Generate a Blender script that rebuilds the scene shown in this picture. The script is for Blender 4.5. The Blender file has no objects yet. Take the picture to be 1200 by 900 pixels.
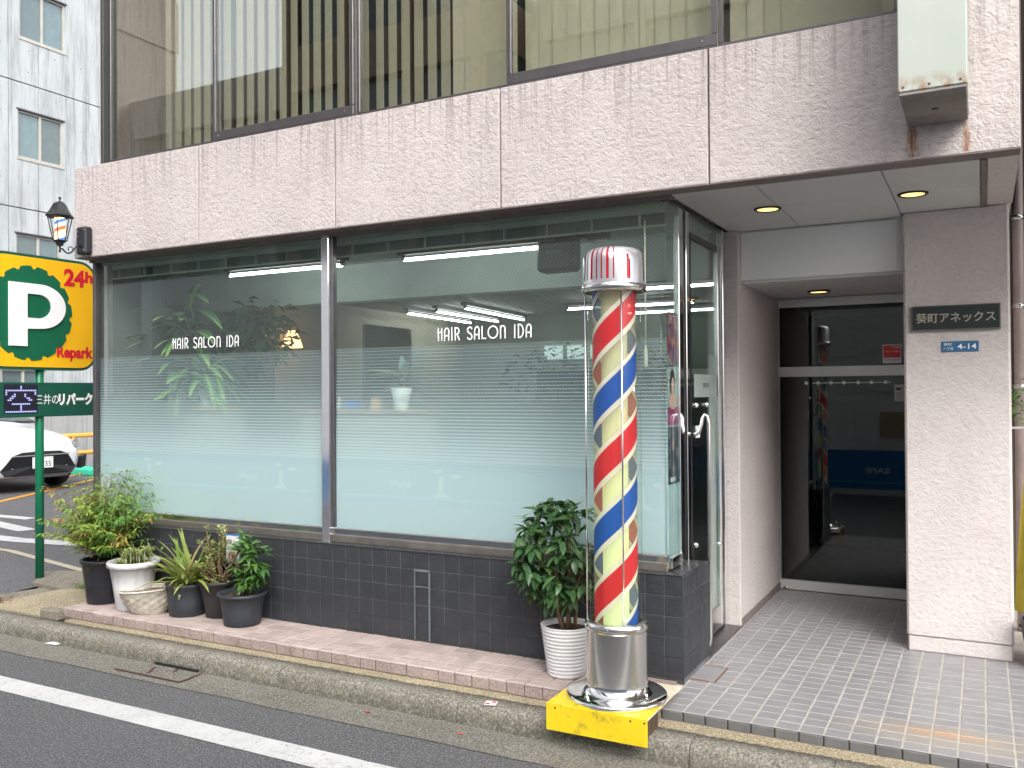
import bpy, bmesh, math, random
from mathutils import Vector, Matrix, noise
rnd = random.Random(7)
sc = bpy.context.scene
R = math.radians
PI = math.pi
# ------------------------------------------------------------------ camera
cam = bpy.data.objects.new('camera', bpy.data.cameras.new('camera'))
sc.collection.objects.link(cam)
CY, CP, CR = -.48727, .0096, -.00702
fw = Vector((math.sin(CY)*math.cos(CP), math.cos(CY)*math.cos(CP), math.sin(CP)))
rt = Vector((math.cos(CY), -math.sin(CY), 0)); up = rt.cross(fw)
r2 = rt*math.cos(CR)+up*math.sin(CR); u2 = up*math.cos(CR)-rt*math.sin(CR)
cam.matrix_world = Matrix(((r2.x, u2.x, -fw.x, 0), (r2.y, u2.y, -fw.y, 0), (r2.z, u2.z, -fw.z, 1.5), (0, 0, 0, 1)))
cam.data.sensor_width = 36; cam.data.lens = 1040.5/1200*36
cam.data.clip_start = .05; cam.data.clip_end = 1000
sc.camera = cam
sc.render.resolution_x, sc.render.resolution_y = 1024, 768
# ------------------------------------------------------------------ light
SUN_EL, SUN_AZ = R(40), R(142)       # azimuth of the sun measured from +y towards +x
w = bpy.data.worlds.new('World'); sc.world = w; w.use_nodes = True
nt = w.node_tree; bg = nt.nodes['Background']
sky = nt.nodes.new('ShaderNodeTexSky'); sky.sky_type = 'NISHITA'; sky.sun_disc = False
sky.sun_elevation = SUN_EL; sky.sun_rotation = SUN_AZ; sky.dust_density = 4; sky.air_density = 1; sky.ozone_density = .6
hs = nt.nodes.new('ShaderNodeHueSaturation'); hs.inputs['Saturation'].default_value = .22
nt.links.new(sky.outputs[0], hs.inputs['Color']); nt.links.new(hs.outputs[0], bg.inputs[0])
bg.inputs[1].default_value = .15
sun = bpy.data.objects.new('sun', bpy.data.lights.new('sun', 'SUN')); sc.collection.objects.link(sun)
sun.data.energy = .5; sun.data.angle = R(55); sun.data.color = (1, .965, .92)
sd = Vector((math.sin(SUN_AZ)*math.cos(SUN_EL), math.cos(SUN_AZ)*math.cos(SUN_EL), math.sin(SUN_EL)))
sun.rotation_euler = sd.to_track_quat('Z', 'Y').to_euler()
vs = sc.view_settings; vs.view_transform = 'Standard'; vs.look = 'None'; vs.exposure = 1.48; vs.gamma = 1
sc.cycles.max_bounces = 10; sc.cycles.transparent_max_bounces = 24; sc.cycles.glossy_bounces = 6
sc.cycles.sample_clamp_indirect = 6; sc.cycles.caustics_reflective = False; sc.cycles.caustics_refractive = False
# ------------------------------------------------------------------ helpers
C = sc.collection
class MB:
    """collects vertices and faces of one mesh"""
    def __init__(s): s.v = []; s.f = []; s.sm = []
    def face(s, pts, smooth=False):
        n = len(s.v); s.v += [tuple(p) for p in pts]; s.f.append(tuple(range(n, n+len(pts)))); s.sm.append(smooth); return s
    def raw(s, v, f, smooth=False):
        n = len(s.v); s.v += [tuple(p) for p in v]
        for q in f: s.f.append(tuple(i+n for i in q)); s.sm.append(smooth)
        return s
    def box(s, x0, x1, y0, y1, z0, z1, M=None):
        v = [(x, y, z) for z in (z0, z1) for y in (y0, y1) for x in (x0, x1)]
        if M is not None: v = [M@Vector(p) for p in v]
        return s.raw(v, [(0, 2, 3, 1), (4, 5, 7, 6), (0, 1, 5, 4), (2, 6, 7, 3), (0, 4, 6, 2), (1, 3, 7, 5)])
    def cbox(s, x0, x1, y0, y1, z0, z1, c=.002, M=None):
        """box with chamfered edges on every side"""
        v = []; f = []
        cx, cy, cz = (x0+x1)/2, (y0+y1)/2, (z0+z1)/2
        idx = {}
        for sx in (-1, 1):
            for sy in (-1, 1):
                for sz in (-1, 1):
                    X = x1 if sx > 0 else x0; Y = y1 if sy > 0 else y0; Z = z1 if sz > 0 else z0
                    for a in range(3):
                        p = [X-sx*c, Y-sy*c, Z-sz*c]; p[a] = (X, Y, Z)[a]
                        idx[(sx, sy, sz, a)] = len(v); v.append(p)
        for a in range(3):
            o = [i for i in range(3) if i != a]
            for sg in (-1, 1):
                q = []
                for (b, d) in ((-1, -1), (1, -1), (1, 1), (-1, 1)):
                    k = [0, 0, 0]; k[a] = sg; k[o[0]] = b; k[o[1]] = d; q.append(idx[(*k, a)])
                if (sg > 0) == (a == 1): q.reverse()
                f.append(tuple(q))
        for a in range(3):
            o = [i for i in range(3) if i != a]
            for b in (-1, 1):
                for d in (-1, 1):
                    k0 = [0, 0, 0]; k0[a] = -1; k0[o[0]] = b; k0[o[1]] = d; k1 = list(k0); k1[a] = 1
                    f.append((idx[(*k0, o[0])], idx[(*k1, o[0])], idx[(*k1, o[1])], idx[(*k0, o[1])]))
        for sx in (-1, 1):
            for sy in (-1, 1):
                for sz in (-1, 1): f.append(tuple(idx[(sx, sy, sz, a)] for a in range(3)))
        if M is not None: v = [M@Vector(p) for p in v]
        return s.raw(v, f)
    def lathe(s, prof, cx=0, cy=0, n=32, smooth=True, skip=None, wob=None, sx=1, sy=1):
        v = []; f = []
        for j, (r, z) in enumerate(prof):
            for i in range(n):
                a = 2*PI*i/n; rr = r*(wob(a, z) if wob else 1)
                v.append((cx+rr*math.cos(a)*sx, cy+rr*math.sin(a)*sy, z))
        for j in range(len(prof)-1):
            for i in range(n):
                if skip and skip(i, j): continue
                k = (i+1) % n
                f.append((j*n+i, j*n+k, (j+1)*n+k, (j+1)*n+i))
        s.raw(v, f, smooth)
        return s
    def disc(s, cx, cy, z, r, n=24, up=True, sx=1, sy=1):
        p = [(cx+r*sx*math.cos(2*PI*i/n), cy+r*sy*math.sin(2*PI*i/n), z) for i in range(n)]
        if not up: p.reverse()
        return s.face(p)
    def tube(s, pts, r, n=10, smooth=True, cap=True):
        pts = [Vector(p) for p in pts]; rs = r if isinstance(r, (list, tuple)) else [r]*len(pts)
        v = []; f = []; d = (pts[1]-pts[0]).normalized()
        a = Vector((0, 0, 1)) if abs(d.z) < .9 else Vector((1, 0, 0))
        a = (a-d*a.dot(d)).normalized()
        for i, p in enumerate(pts):
            if i == 0: d = (pts[1]-pts[0])
            elif i == len(pts)-1: d = pts[-1]-pts[-2]
            else: d = (pts[i+1]-pts[i]).normalized()+(pts[i]-pts[i-1]).normalized()
            d = d.normalized() if d.length > 1e-9 else Vector((0, 0, 1))
            a = (a-d*a.dot(d)).normalized(); b = d.cross(a)
            for k in range(n):
                t = 2*PI*k/n; v.append(p+(a*math.cos(t)+b*math.sin(t))*rs[i])
        for i in range(len(pts)-1):
            for k in range(n):
                m = (k+1) % n; f.append((i*n+k, i*n+m, (i+1)*n+m, (i+1)*n+k))
        s.raw(v, f, smooth)
        if cap:
            s.face(list(reversed(v[:n]))); s.face(v[-n:])
        return s
    def prism(s, poly, axis, a, b):
        """extrude a 2D polygon; axis 'x': poly=(y,z); 'y': poly=(x,z); 'z': poly=(x,y)"""
        def P(p, t): return {'x': (t, p[0], p[1]), 'y': (p[0], t, p[1]), 'z': (p[0], p[1], t)}[axis]
        n = len(poly); A = [P(p, a) for p in poly]; B = [P(p, b) for p in poly]
        s.raw(A+B, [tuple(range(n-1, -1, -1)), tuple(range(n, 2*n))]+[(i, (i+1) % n, n+(i+1) % n, n+i) for i in range(n)])
        return s
    def mesh(s, name):
        me = bpy.data.meshes.new(name); me.from_pydata([tuple(p) for p in s.v], [], s.f)
        if any(s.sm): me.polygons.foreach_set('use_smooth', s.sm)
        me.validate(); me.update()
        bm = bmesh.new(); bm.from_mesh(me)
        if len(bm.verts) < 60000: bmesh.ops.remove_doubles(bm, verts=bm.verts, dist=1e-5); bmesh.ops.recalc_face_normals(bm, faces=bm.faces)
        bm.to_mesh(me); bm.free()
        return me
    def build(s, name, mat, parent=None, *a, **k):
        return link(name, s.mesh(name), mat, parent, *a, **k)
def link(name, me, mat, parent=None, loc=None, rot=None, scale=None):
    if mat is not None and not me.materials: me.materials.append(mat)
    o = bpy.data.objects.new(name, me); C.objects.link(o)
    if parent is not None: o.parent = parent
    if loc is not None: o.location = loc
    if rot is not None: o.rotation_euler = rot
    if scale is not None: o.scale = scale
    return o
def thing(name, label, cat, loc=(0, 0, 0), rot=(0, 0, 0), group=None):
    o = bpy.data.objects.new(name, None); C.objects.link(o); o.location = loc; o.rotation_euler = rot
    o.empty_display_size = .1
    return tag(o, label, cat, group)
def tag(o, label, cat, group=None):
    o['label'] = label; o['category'] = cat
    if group: o['group'] = group
    return o
def struct(name, mb, mat):
    o = mb.build(name, mat); o['kind'] = 'structure'; return o
def B(*a): return MB().box(*a)
def CB(*a, c=.002): return MB().cbox(*a, c=c)
# ------------------------------------------------------------------ materials
class NT:
    def __init__(s, name):
        s.m = bpy.data.materials.new(name); s.m.use_nodes = True; s.t = s.m.node_tree
        s.t.nodes.clear(); s.out = s.t.nodes.new('ShaderNodeOutputMaterial')
    def n(s, typ, ins=None, **k):
        x = s.t.nodes.new('ShaderNode'+typ)
        for a, b in k.items(): setattr(x, a, b)
        for a, b in (ins or {}).items():
            if isinstance(b, bpy.types.NodeSocket): s.t.links.new(b, x.inputs[a])
            elif b is not None: x.inputs[a].default_value = b
        return x
    def pos(s): return s.n('NewGeometry').outputs['Position']
    def math(s, op, a, b=None, clamp=False):
        return s.n('Math', {0: a, 1: b}, operation=op, use_clamp=clamp).outputs[0]
    def scale(s, v, sx, sy, sz):
        return s.n('Mapping', {'Vector': v, 'Scale': (sx, sy, sz)}).outputs[0]
    def noise(s, v, sc_, det=3, rough=.5):
        return s.n('TexNoise', {'Vector': v, 'Scale': sc_, 'Detail': det, 'Roughness': rough}).outputs[0]
    def ramp(s, f, stops):
        x = s.n('ValToRGB', {'Fac': f}); e = x.color_ramp.elements
        while len(e) < len(stops): e.new(.5)
        for a, (p, c) in zip(e, stops):
            a.position = p; a.color = (c, c, c, 1) if isinstance(c, (int, float)) else (*c, 1)
        return x.outputs[0]
    def mr(s, v, a, b, c=0, d=1):
        return s.n('MapRange', {0: v, 1: a, 2: b, 3: c, 4: d}).outputs[0]
    def mix(s, f, a, b, mode='MIX'):
        x = s.n('Mix', None, data_type='RGBA', blend_type=mode)
        for k, q in ((0, f), (6, a), (7, b)):
            if isinstance(q, bpy.types.NodeSocket): s.t.links.new(q, x.inputs[k])
            else: x.inputs[k].default_value = (*q, 1) if isinstance(q, tuple) and len(q) == 3 else q
        return x.outputs[2]
    def sep(s, v): return s.n('SeparateXYZ', {0: v}).outputs
    def finish(s, sh): s.t.links.new(sh, s.out.inputs[0]); return s.m
def col3(c): return (*c, 1)
def pbr(name, c, rough=.6, metal=0, var=.12, vs_=6., bump=0, bs=60., spec=.5, coat=0, grime=0, emis=None, trans=0, det=4):
    t = NT(name); p = t.pos()
    nz = t.noise(p, vs_, 4, .6)
    base = t.mix(t.mr(nz, .3, .7), tuple(x*(1-var) for x in c), tuple(min(1, x*(1+var)) for x in c))
    if grime:
        g = t.noise(t.scale(p, 5, 5, 1.2), 3, 5, .7)
        base = t.mix(t.mr(g, .45, .75, 0, grime), base, tuple(x*.45 for x in c))
    ins = {'Base Color': base, 'Roughness': rough, 'Metallic': metal, 'Specular IOR Level': spec, 'Coat Weight': coat, 'Transmission Weight': trans}
    if bump:
        bp = t.n('Bump', {'Strength': bump, 'Distance': .004, 'Height': t.noise(p, bs, det, .6)})
        ins['Normal'] = bp.outputs[0]
    if emis: ins['Emission Color'] = col3(emis[0]); ins['Emission Strength'] = emis[1]
    return t.finish(t.n('BsdfPrincipled', ins).outputs[0])
def emit(name, c, s):
    t = NT(name); return t.finish(t.n('Emission', {0: col3(c), 1: s}).outputs[0])
def stucco(name, c, streak=True, top=3.2, dirt=.5, relief=.8, mott=.28):
    t = NT(name); p = t.pos(); z = t.sep(p)[2]
    big = t.noise(p, 1.7, 3, .6); med = t.noise(t.scale(p, 1, 1, .25), 3.2, 4, .6)
    b = t.mix(t.mr(big, .35, .65), tuple(x*.93 for x in c), tuple(min(1, x*1.04) for x in c))
    b = t.mix(t.mr(med, .48, .72, 0, mott), b, (c[0]*.72, c[1]*.66, c[2]*.66))
    h1 = t.noise(t.scale(p, 1, 1, 1.45), 33, 5, .62)
    vor = t.n('TexVoronoi', {'Vector': t.n('MixRGB', {0: .22, 1: p, 2: t.n('TexNoise', {'Vector': p, 'Scale': 12.}).outputs[1]}).outputs[0], 'Scale': 44.}, feature='SMOOTH_F1').outputs[0]
    h = t.math('ADD', h1, t.math('MULTIPLY', vor, .55))
    # weather streaks run down from the top edge, low spots of the relief are coloured darker
    if streak:
        st = t.noise(t.scale(p, 34, 34, .9), 1, 3, .7); st2 = t.noise(t.scale(p, 9, 9, .35), 1, 2, .6)
        m = t.math('MULTIPLY', t.mr(st, .50, .60), t.math('POWER', t.mr(z, top-.5, top-.0), 1.6))
        m = t.math('MULTIPLY', m, t.mr(st2, .30, .5))
        b = t.mix(t.math('MULTIPLY', m, dirt*1.5, True), b, (.16, .13, .13))
        st3 = t.noise(t.scale(p, 60, 60, .5), 1, 2, .7)
        b = t.mix(t.math('MULTIPLY', t.mr(st3, .62, .7), t.mr(st2, .5, .65, 0, .4)), b, (.22, .17, .17))
    b = t.mix(t.mr(h1, .36, .52, .34*(relief-.35)*2.2, 0), b, (c[0]*.45, c[1]*.38, c[2]*.38))
    bp = t.n('Bump', {'Strength': relief, 'Distance': .010, 'Height': h})
    return t.finish(t.n('BsdfPrincipled', {'Base Color': b, 'Roughness': .62, 'Specular IOR Level': .35, 'Normal': bp.outputs[0]}).outputs[0])
def glass(name, tint=(.9, .96, .93), refl=1.0, base=.03, rough=0.):
    t = NT(name)
    ge = t.n('NewGeometry'); dt = t.n('VectorMath', {0: ge.outputs['Incoming'], 1: ge.outputs['Normal']}, operation='DOT_PRODUCT').outputs['Value']
    fr = t.math('ADD', t.math('MULTIPLY', t.math('POWER', t.math('SUBTRACT', 1., t.math('ABSOLUTE', dt)), 5.), .96), .04)
    f = t.math('ADD', t.math('MULTIPLY', fr, refl), base, True)
    tr = t.n('BsdfTransparent', {0: col3(tint)}); gl = t.n('BsdfGlossy', {0: (.95, 1, .98, 1), 'Roughness': rough})
    return t.finish(t.n('MixShader', {0: f, 1: tr.outputs[0], 2: gl.outputs[0]}).outputs[0])
def film_mat():
    """frosted film printed as fine bands that close up downwards, wire mesh in the glass above"""
    t = NT('frosted_film'); p = t.pos(); x, y, z = t.sep(p)[:3]
    hz = t.math('FRACT', t.math('DIVIDE', z, .0205))
    duty = t.ramp(t.mr(z, 1.78, .64), [(0, .13), (.28, .22), (.45, .38), (.60, .8), (.70, 1)])
    band = t.math('LESS_THAN', hz, duty)
    below = t.math('LESS_THAN', z, 1.78)
    a1 = t.math('MULTIPLY', t.math('MULTIPLY', band, below), t.mr(z, 1.78, 1.0, .5, .985))
    veil = t.math('MULTIPLY', below, t.mr(z, 1.60, .98, .10, .9))
    edge = t.math('LESS_THAN', t.math('ABSOLUTE', t.math('SUBTRACT', z, 1.783)), .0022)
    a1 = t.math('MAXIMUM', t.math('MAXIMUM', a1, veil), t.math('MULTIPLY', edge, .6))
    d1 = t.math('LESS_THAN', t.math('FRACT', t.math('DIVIDE', t.math('ADD', t.math('ADD', x, y), z), .0222)), .11)
    d2 = t.math('LESS_THAN', t.math('FRACT', t.math('DIVIDE', t.math('SUBTRACT', t.math('ADD', x, y), z), .0222)), .05)
    wire = t.math('MULTIPLY', t.math('MAXIMUM', d1, t.math('MULTIPLY', d2, .4)), .5)
    colr = t.mix(t.math('MULTIPLY', below, 1.), (.42, .44, .42), (.70, .82, .885))
    dif = t.n('BsdfDiffuse', {0: colr}); trl = t.n('BsdfTranslucent', {0: colr})
    m = t.n('MixShader', {0: .22, 1: dif.outputs[0], 2: trl.outputs[0]})
    a = t.math('MAXIMUM', a1, wire)
    tr = t.n('BsdfTransparent')
    return t.finish(t.n('MixShader', {0: a, 1: tr.outputs[0], 2: m.outputs[0]}).outputs[0])
def asphalt(name, c=.105, seed=0):
    t = NT(name); p = t.pos()
    v = t.n('TexVoronoi', {'Vector': p, 'Scale': 170.}); s = t.ramp(t.n('TexNoise', {'Vector': p, 'Scale': 95., 'Detail': 3.}).outputs[0], [(.28, c*.3), (.45, c*.85), (.58, c*1.25), (.70, c*2.6)])
    big = t.noise(p, 1.1, 4, .6)
    b = t.mix(t.mr(big, .3, .7, 0, .3), s, (c*1.35, c*1.34, c*1.35))
    vr = t.noise(p, 7, 5, .7); b = t.mix(t.mr(vr, .55, .8, 0, .35), b, (c*.6, c*.6, c*.6))
    chip = t.n('TexVoronoi', {'Vector': p, 'Scale': 60.}); b = t.mix(t.math('MULTIPLY', t.math('LESS_THAN', chip.outputs['Distance'], .16), .6), b, (c*2.6, c*2.6, c*2.5))
    b = t.mix(1., b, (.98, .985, 1.02), 'MULTIPLY')
    bp = t.n('Bump', {'Strength': .6, 'Distance': .004, 'Height': t.noise(p, 100, 3, .6)})
    return t.finish(t.n('BsdfPrincipled', {'Base Color': b, 'Roughness': .85, 'Normal': bp.outputs[0]}).outputs[0])
def concrete(name, c, speck=.5, moss=0., scale=1., zdark=None, stain=.4):
    t = NT(name); p = t.pos(); z = t.sep(p)[2]
    b = t.mix(t.mr(t.noise(p, 2.3*scale, 5, .65), .3, .7), tuple(x*.78 for x in c), tuple(x*1.14 for x in c))
    b = t.mix(t.mr(t.noise(t.scale(p, 1, 1, .5), 7*scale, 5, .7), .5, .75, 0, stain), b, tuple(x*.55 for x in c))
    n2 = t.noise(p, 85*scale, 3, .65)
    b = t.mix(t.mr(n2, .53, .64, 0, speck), b, tuple(min(1, x*1.9) for x in c))
    b = t.mix(t.mr(n2, .48, .36, 0, speck), b, tuple(x*.3 for x in c))
    if moss:
        g = t.noise(p, 11, 5, .7); b = t.mix(t.math('MULTIPLY', t.mr(g, .36, .62), moss), b, (.07, .075, .045))
    if zdark:
        g = t.math('MULTIPLY', t.mr(z, zdark[1], zdark[0]), t.mr(t.noise(p, 26, 5, .7), .3, .6))
        b = t.mix(t.math('MULTIPLY', g, .75), b, (.07, .072, .052))
    bp = t.n('Bump', {'Strength': .55, 'Distance': .005, 'Height': t.noise(p, 75*scale, 4, .65)})
    return t.finish(t.n('BsdfPrincipled', {'Base Color': b, 'Roughness': .88, 'Normal': bp.outputs[0]}).outputs[0])
def tilemat(name, c, var=.12, rough=.5, bump=.3, bs=55, rust=None, stain=.2, obj=.1):
    t = NT(name); p = t.pos()
    b = t.mix(t.mr(t.noise(p, 9, 4, .6), .3, .7), tuple(x*(1-var) for x in c), tuple(x*(1+var) for x in c))
    ri = t.n('ObjectInfo').outputs['Random']
    b = t.mix(t.math('MULTIPLY', ri, obj), b, tuple(x*.45 for x in c))
    b = t.mix(t.mr(t.noise(p, 2.1, 5, .7), .5, .72, 0, stain), b, tuple(x*.55 for x in c))
    if rust:
        x, y, z = t.sep(p)[:3]
        dx = t.math('DIVIDE', t.math('SUBTRACT', x, rust[0]), rust[2]); dy = t.math('DIVIDE', t.math('SUBTRACT', y, rust[1]), rust[3])
        d = t.math('ADD', t.math('MULTIPLY', dx, dx), t.math('MULTIPLY', dy, dy))
        d = t.math('ADD', d, t.math('MULTIPLY', t.noise(p, 14, 4, .6), .8))
        b = t.mix(t.math('MULTIPLY', t.mr(d, 1.5, .35), .8), b, (.50, .24, .10))
        dx = t.math('DIVIDE', t.math('SUBTRACT', x, rust[0]), rust[2]*2.1); dy = t.math('DIVIDE', t.math('SUBTRACT', y, rust[1]-.03), rust[3]*3.5)
        d = t.math('ADD', t.math('MULTIPLY', dx, dx), t.math('MULTIPLY', dy, dy))
        b = t.mix(t.mr(d, 1.3, .2, 0, .35), b, (.42, .33, .2))
    bp = t.n('Bump', {'Strength': bump, 'Distance': .005, 'Height': t.noise(p, bs, 5, .65)})
    return t.finish(t.n('BsdfPrincipled', {'Base Color': b, 'Roughness': rough, 'Normal': bp.outputs[0]}).outputs[0])
def leafmat(name, c, c2, hue=.5, spec=.5, rough=.42):
    t = NT(name); p = t.pos()
    ri = t.n('NewGeometry').outputs['Random Per Island']; oi = t.n('ObjectInfo').outputs['Random']
    f = t.math('FRACT', t.math('ADD', ri, oi))
    b = t.mix(f, c, c2); b = t.mix(t.mr(t.noise(p, 30, 2), .35, .7, 0, .4), b, tuple(x*.55 for x in c))
    pr = t.n('BsdfPrincipled', {'Base Color': b, 'Roughness': rough, 'Specular IOR Level': spec})
    tl = t.n('BsdfTranslucent', {0: b})
    return t.finish(t.n('MixShader', {0: .25, 1: pr.outputs[0], 2: tl.outputs[0]}).outputs[0])
def paint_worn(name, c, under, amt=.5, sc_=60, rough=.6):
    t = NT(name); p = t.pos()
    n = t.noise(p, sc_, 5, .7); big = t.noise(p, 2.5, 3, .6)
    f = t.math('MULTIPLY', t.mr(n, .55, .66), t.mr(big, .35, .6, .25, 1)); f = t.math('MULTIPLY', f, amt)
    b = t.mix(t.mr(t.noise(p, 5, 4, .6), .3, .7), c, tuple(x*.86 for x in c))
    b = t.mix(f, b, under)
    bp = t.n('Bump', {'Strength': .35, 'Distance': .003, 'Height': t.noise(p, 160, 3)})
    return t.finish(t.n('BsdfPrincipled', {'Base Color': b, 'Roughness': rough, 'Normal': bp.outputs[0]}).outputs[0])

M = {}
M['stucco'] = stucco('pink_stucco', (.515, .463, .448), dirt=.36, relief=.7)
M['stucco_low'] = stucco('pink_stucco_column', (.64, .585, .565), False, relief=.55, mott=.10)
M['soffit'] = pbr('soffit_metal', (.60, .60, .59), .42, .0, .05, 2)
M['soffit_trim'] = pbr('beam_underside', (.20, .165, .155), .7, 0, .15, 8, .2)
M['board'] = pbr('white_panel', (.86, .87, .87), .45, 0, .03, 2)
M['alu'] = pbr('aluminium', (.62, .62, .60), .33, .9, .08, 12)
M['dark_alu'] = pbr('bronze_aluminium', (.13, .12, .125), .38, .7, .1, 10)
M['chrome'] = pbr('polished_steel', (.88, .88, .87), .10, 1, .03, 14)
M['steel'] = pbr('brushed_steel', (.70, .69, .66), .2, 1, .08, 9)
M['frame_mud'] = pbr('weathered_sill', (.22, .20, .18), .4, .6, .2, 8, .2)
M['black'] = pbr('black_paint', (.016, .016, .017), .45, 0, .1, 8)
M['glass'] = glass('shop_glass', (.95, .985, .97), 1.1, .015)
M['upglass'] = glass('upper_glass', (.88, .88, .84), 1.6, .12)
M['doorglass'] = glass('dark_door_glass', (.40, .41, .42), .9, .015)
M['sideglass'] = glass('side_glass', (.92, .975, .95), 1.2, .03)
M['film'] = film_mat()
M['walltile'] = tilemat('charcoal_tile', (.037, .040, .046), .2, .45, .7, 70, stain=.1, obj=.18)
M['wallgrout'] = pbr('charcoal_grout', (.125, .13, .14), .8, 0, .35, 9, .2)
M['captile'] = tilemat('charcoal_cap_tile', (.045, .047, .05), .15, .3, .25, 50)
M['floortile'] = tilemat('grey_floor_tile', (.28, .277, .285), .08, .42, .3, 60, rust=(-.16, 4.30, .21, .045), stain=.25, obj=.18)
M['floorgrout'] = pbr('floor_grout', (.44, .41, .37), .9, 0, .2, 8)
M['stepgrout'] = pbr('step_grout', (.06, .055, .05), .9, 0, .3, 8)
M['pinktile'] = tilemat('pink_paving_tile', (.47, .385, .355), .12, .6, .2, 60, stain=.45, obj=.35)
M['pinkgrout'] = pbr('paving_grout', (.27, .21, .19), .9, 0, .3, 9, .3)
M['pinkedge'] = concrete('stained_paving_edge', (.34, .27, .245), .35, 0, 1, None, .8)
M['asphalt'] = asphalt('asphalt', .092)
M['asphalt2'] = asphalt('car_park_asphalt', .095)
M['gutter'] = concrete('gutter_concrete', (.175, .165, .14), .8, .12)
M['kerb'] = concrete('kerb_concrete', (.22, .205, .17), .8, .2, 1, (-.15, -.06), .5)
M['strip'] = concrete('sandy_concrete', (.34, .285, .19), .7, .1)
M['ramp'] = concrete('ramp_concrete', (.24, .215, .17), .6, .3)
M['whiteline'] = paint_worn('white_road_paint', (.58, .58, .575), (.2, .19, .185), .95, 50)
M['orangeline'] = paint_worn('orange_road_paint', (.75, .33, .03), (.2, .15, .1), .5)
M['creamline'] = paint_worn('cream_road_paint', (.50, .44, .33), (.2, .18, .15), .8)
M['mint'] = pbr('mint_paint', (.04, .52, .36), .6)
M['aptwall'] = None
M['yellow'] = paint_worn('yellow_paint', (.82, .60, .015), (.12, .09, .04), .75, 16, .38)
M['ivory'] = paint_worn('rusty_ivory_steel', (.70, .64, .50), (.38, .16, .05), .9, 12, .5)
M['red'] = pbr('red_paint', (.62, .015, .02), .35, 0, .05)
M['blue'] = pbr('blue_paint', (.01, .12, .52), .4, 0, .05)
M['white'] = pbr('white_plastic', (.78, .78, .77), .35, 0, .04)
M['whitetext'] = pbr('white_lettering', (.88, .88, .88), .5, 0, .02)
M['soil'] = pbr('potting_soil', (.06, .04, .028), .95, 0, .6, 60, 1, 40)
M['wood'] = pbr('shelf_wood', (.42, .25, .14), .5, 0, .25, 14)
M['bark'] = pbr('shrub_bark', (.16, .10, .06), .85, 0, .3, 30, .6, 70)
# ------------------------------------------------------------------ text helper
def text_mesh(s, size, font=None, extrude=0, width=None, height=None, shear=0, offset=0):
    cu = bpy.data.curves.new('t', 'FONT'); cu.body = s; cu.size = size; cu.align_x = 'CENTER'; cu.align_y = 'CENTER'; cu.extrude = extrude; cu.shear = shear; cu.offset = offset
    cu.resolution_u = 4
    o = bpy.data.objects.new('t', cu); C.objects.link(o)
    dg = bpy.context.evaluated_depsgraph_get(); me = bpy.data.meshes.new_from_object(o.evaluated_get(dg))
    bpy.data.objects.remove(o); bpy.data.curves.remove(cu)
    if len(me.vertices):
        xs = [v.co.x for v in me.vertices]; ys = [v.co.y for v in me.vertices]
        cx, cy = (min(xs)+max(xs))/2, (min(ys)+max(ys))/2; w_, h_ = max(xs)-min(xs), max(ys)-min(ys)
        fx = width/w_ if width else 1; fy = height/h_ if height else (fx if width else 1)
        if height and not width: fx = fy
        for v in me.vertices: v.co.x = (v.co.x-cx)*fx; v.co.y = (v.co.y-cy)*fy
    return me
FRONT = (PI/2, 0, 0)           # reads from -y
RIGHT = (PI/2, 0, PI/2)        # reads from +x
BACKF = (PI/2, 0, PI)          # reads from +y
def text(name, s, mat, parent, loc, rot, **k):
    k.setdefault('size', .1)
    return link(name, text_mesh(s, **k), mat, parent, loc, rot)
# ================================================================== GROUND
ZR = -.17
struct('road', MB().face([(-60, -8, ZR), (40, -8, ZR), (40, 3.60, ZR), (-60, 3.60, ZR)]), M['asphalt'])
struct('ground', MB().face([(-400, -400, -.6), (400, -400, -.6), (400, 400, -.6), (-400, 400, -.6)]), M['asphalt2'])
g = MB()
# gutter apron, slightly dished, with a ragged edge against the asphalt
xs = [-14+i*.12 for i in range(int(18/.12))]
for a, b in zip(xs, xs[1:]):
    ya, yb = [3.583+.012*noise.noise((q*2.3, 0, 0))+.006*noise.noise((q*11, 3, 0)) for q in (a, b)]
    g.face([(a, ya, ZR+.004), (b, yb, ZR+.004), (b, 3.72, ZR+.001), (a, 3.72, ZR+.001)]); g.face([(a, 3.72, ZR+.001), (b, 3.72, ZR+.001), (b, 3.88, ZR+.012), (a, 3.88, ZR+.012)])
struct('gutter', g, M['gutter'])
wl = MB()
for a, b in zip(xs, xs[1:]):
    e = lambda q, k: .004*noise.noise((q*9, k, 0))
    wl.face([(a, 3.095+e(a, 1), ZR+.004), (b, 3.095+e(b, 1), ZR+.004), (b, 3.258+e(b, 5), ZR+.004), (a, 3.258+e(a, 5), ZR+.004)])
struct('road_marking', wl, M['whiteline'])
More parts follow.
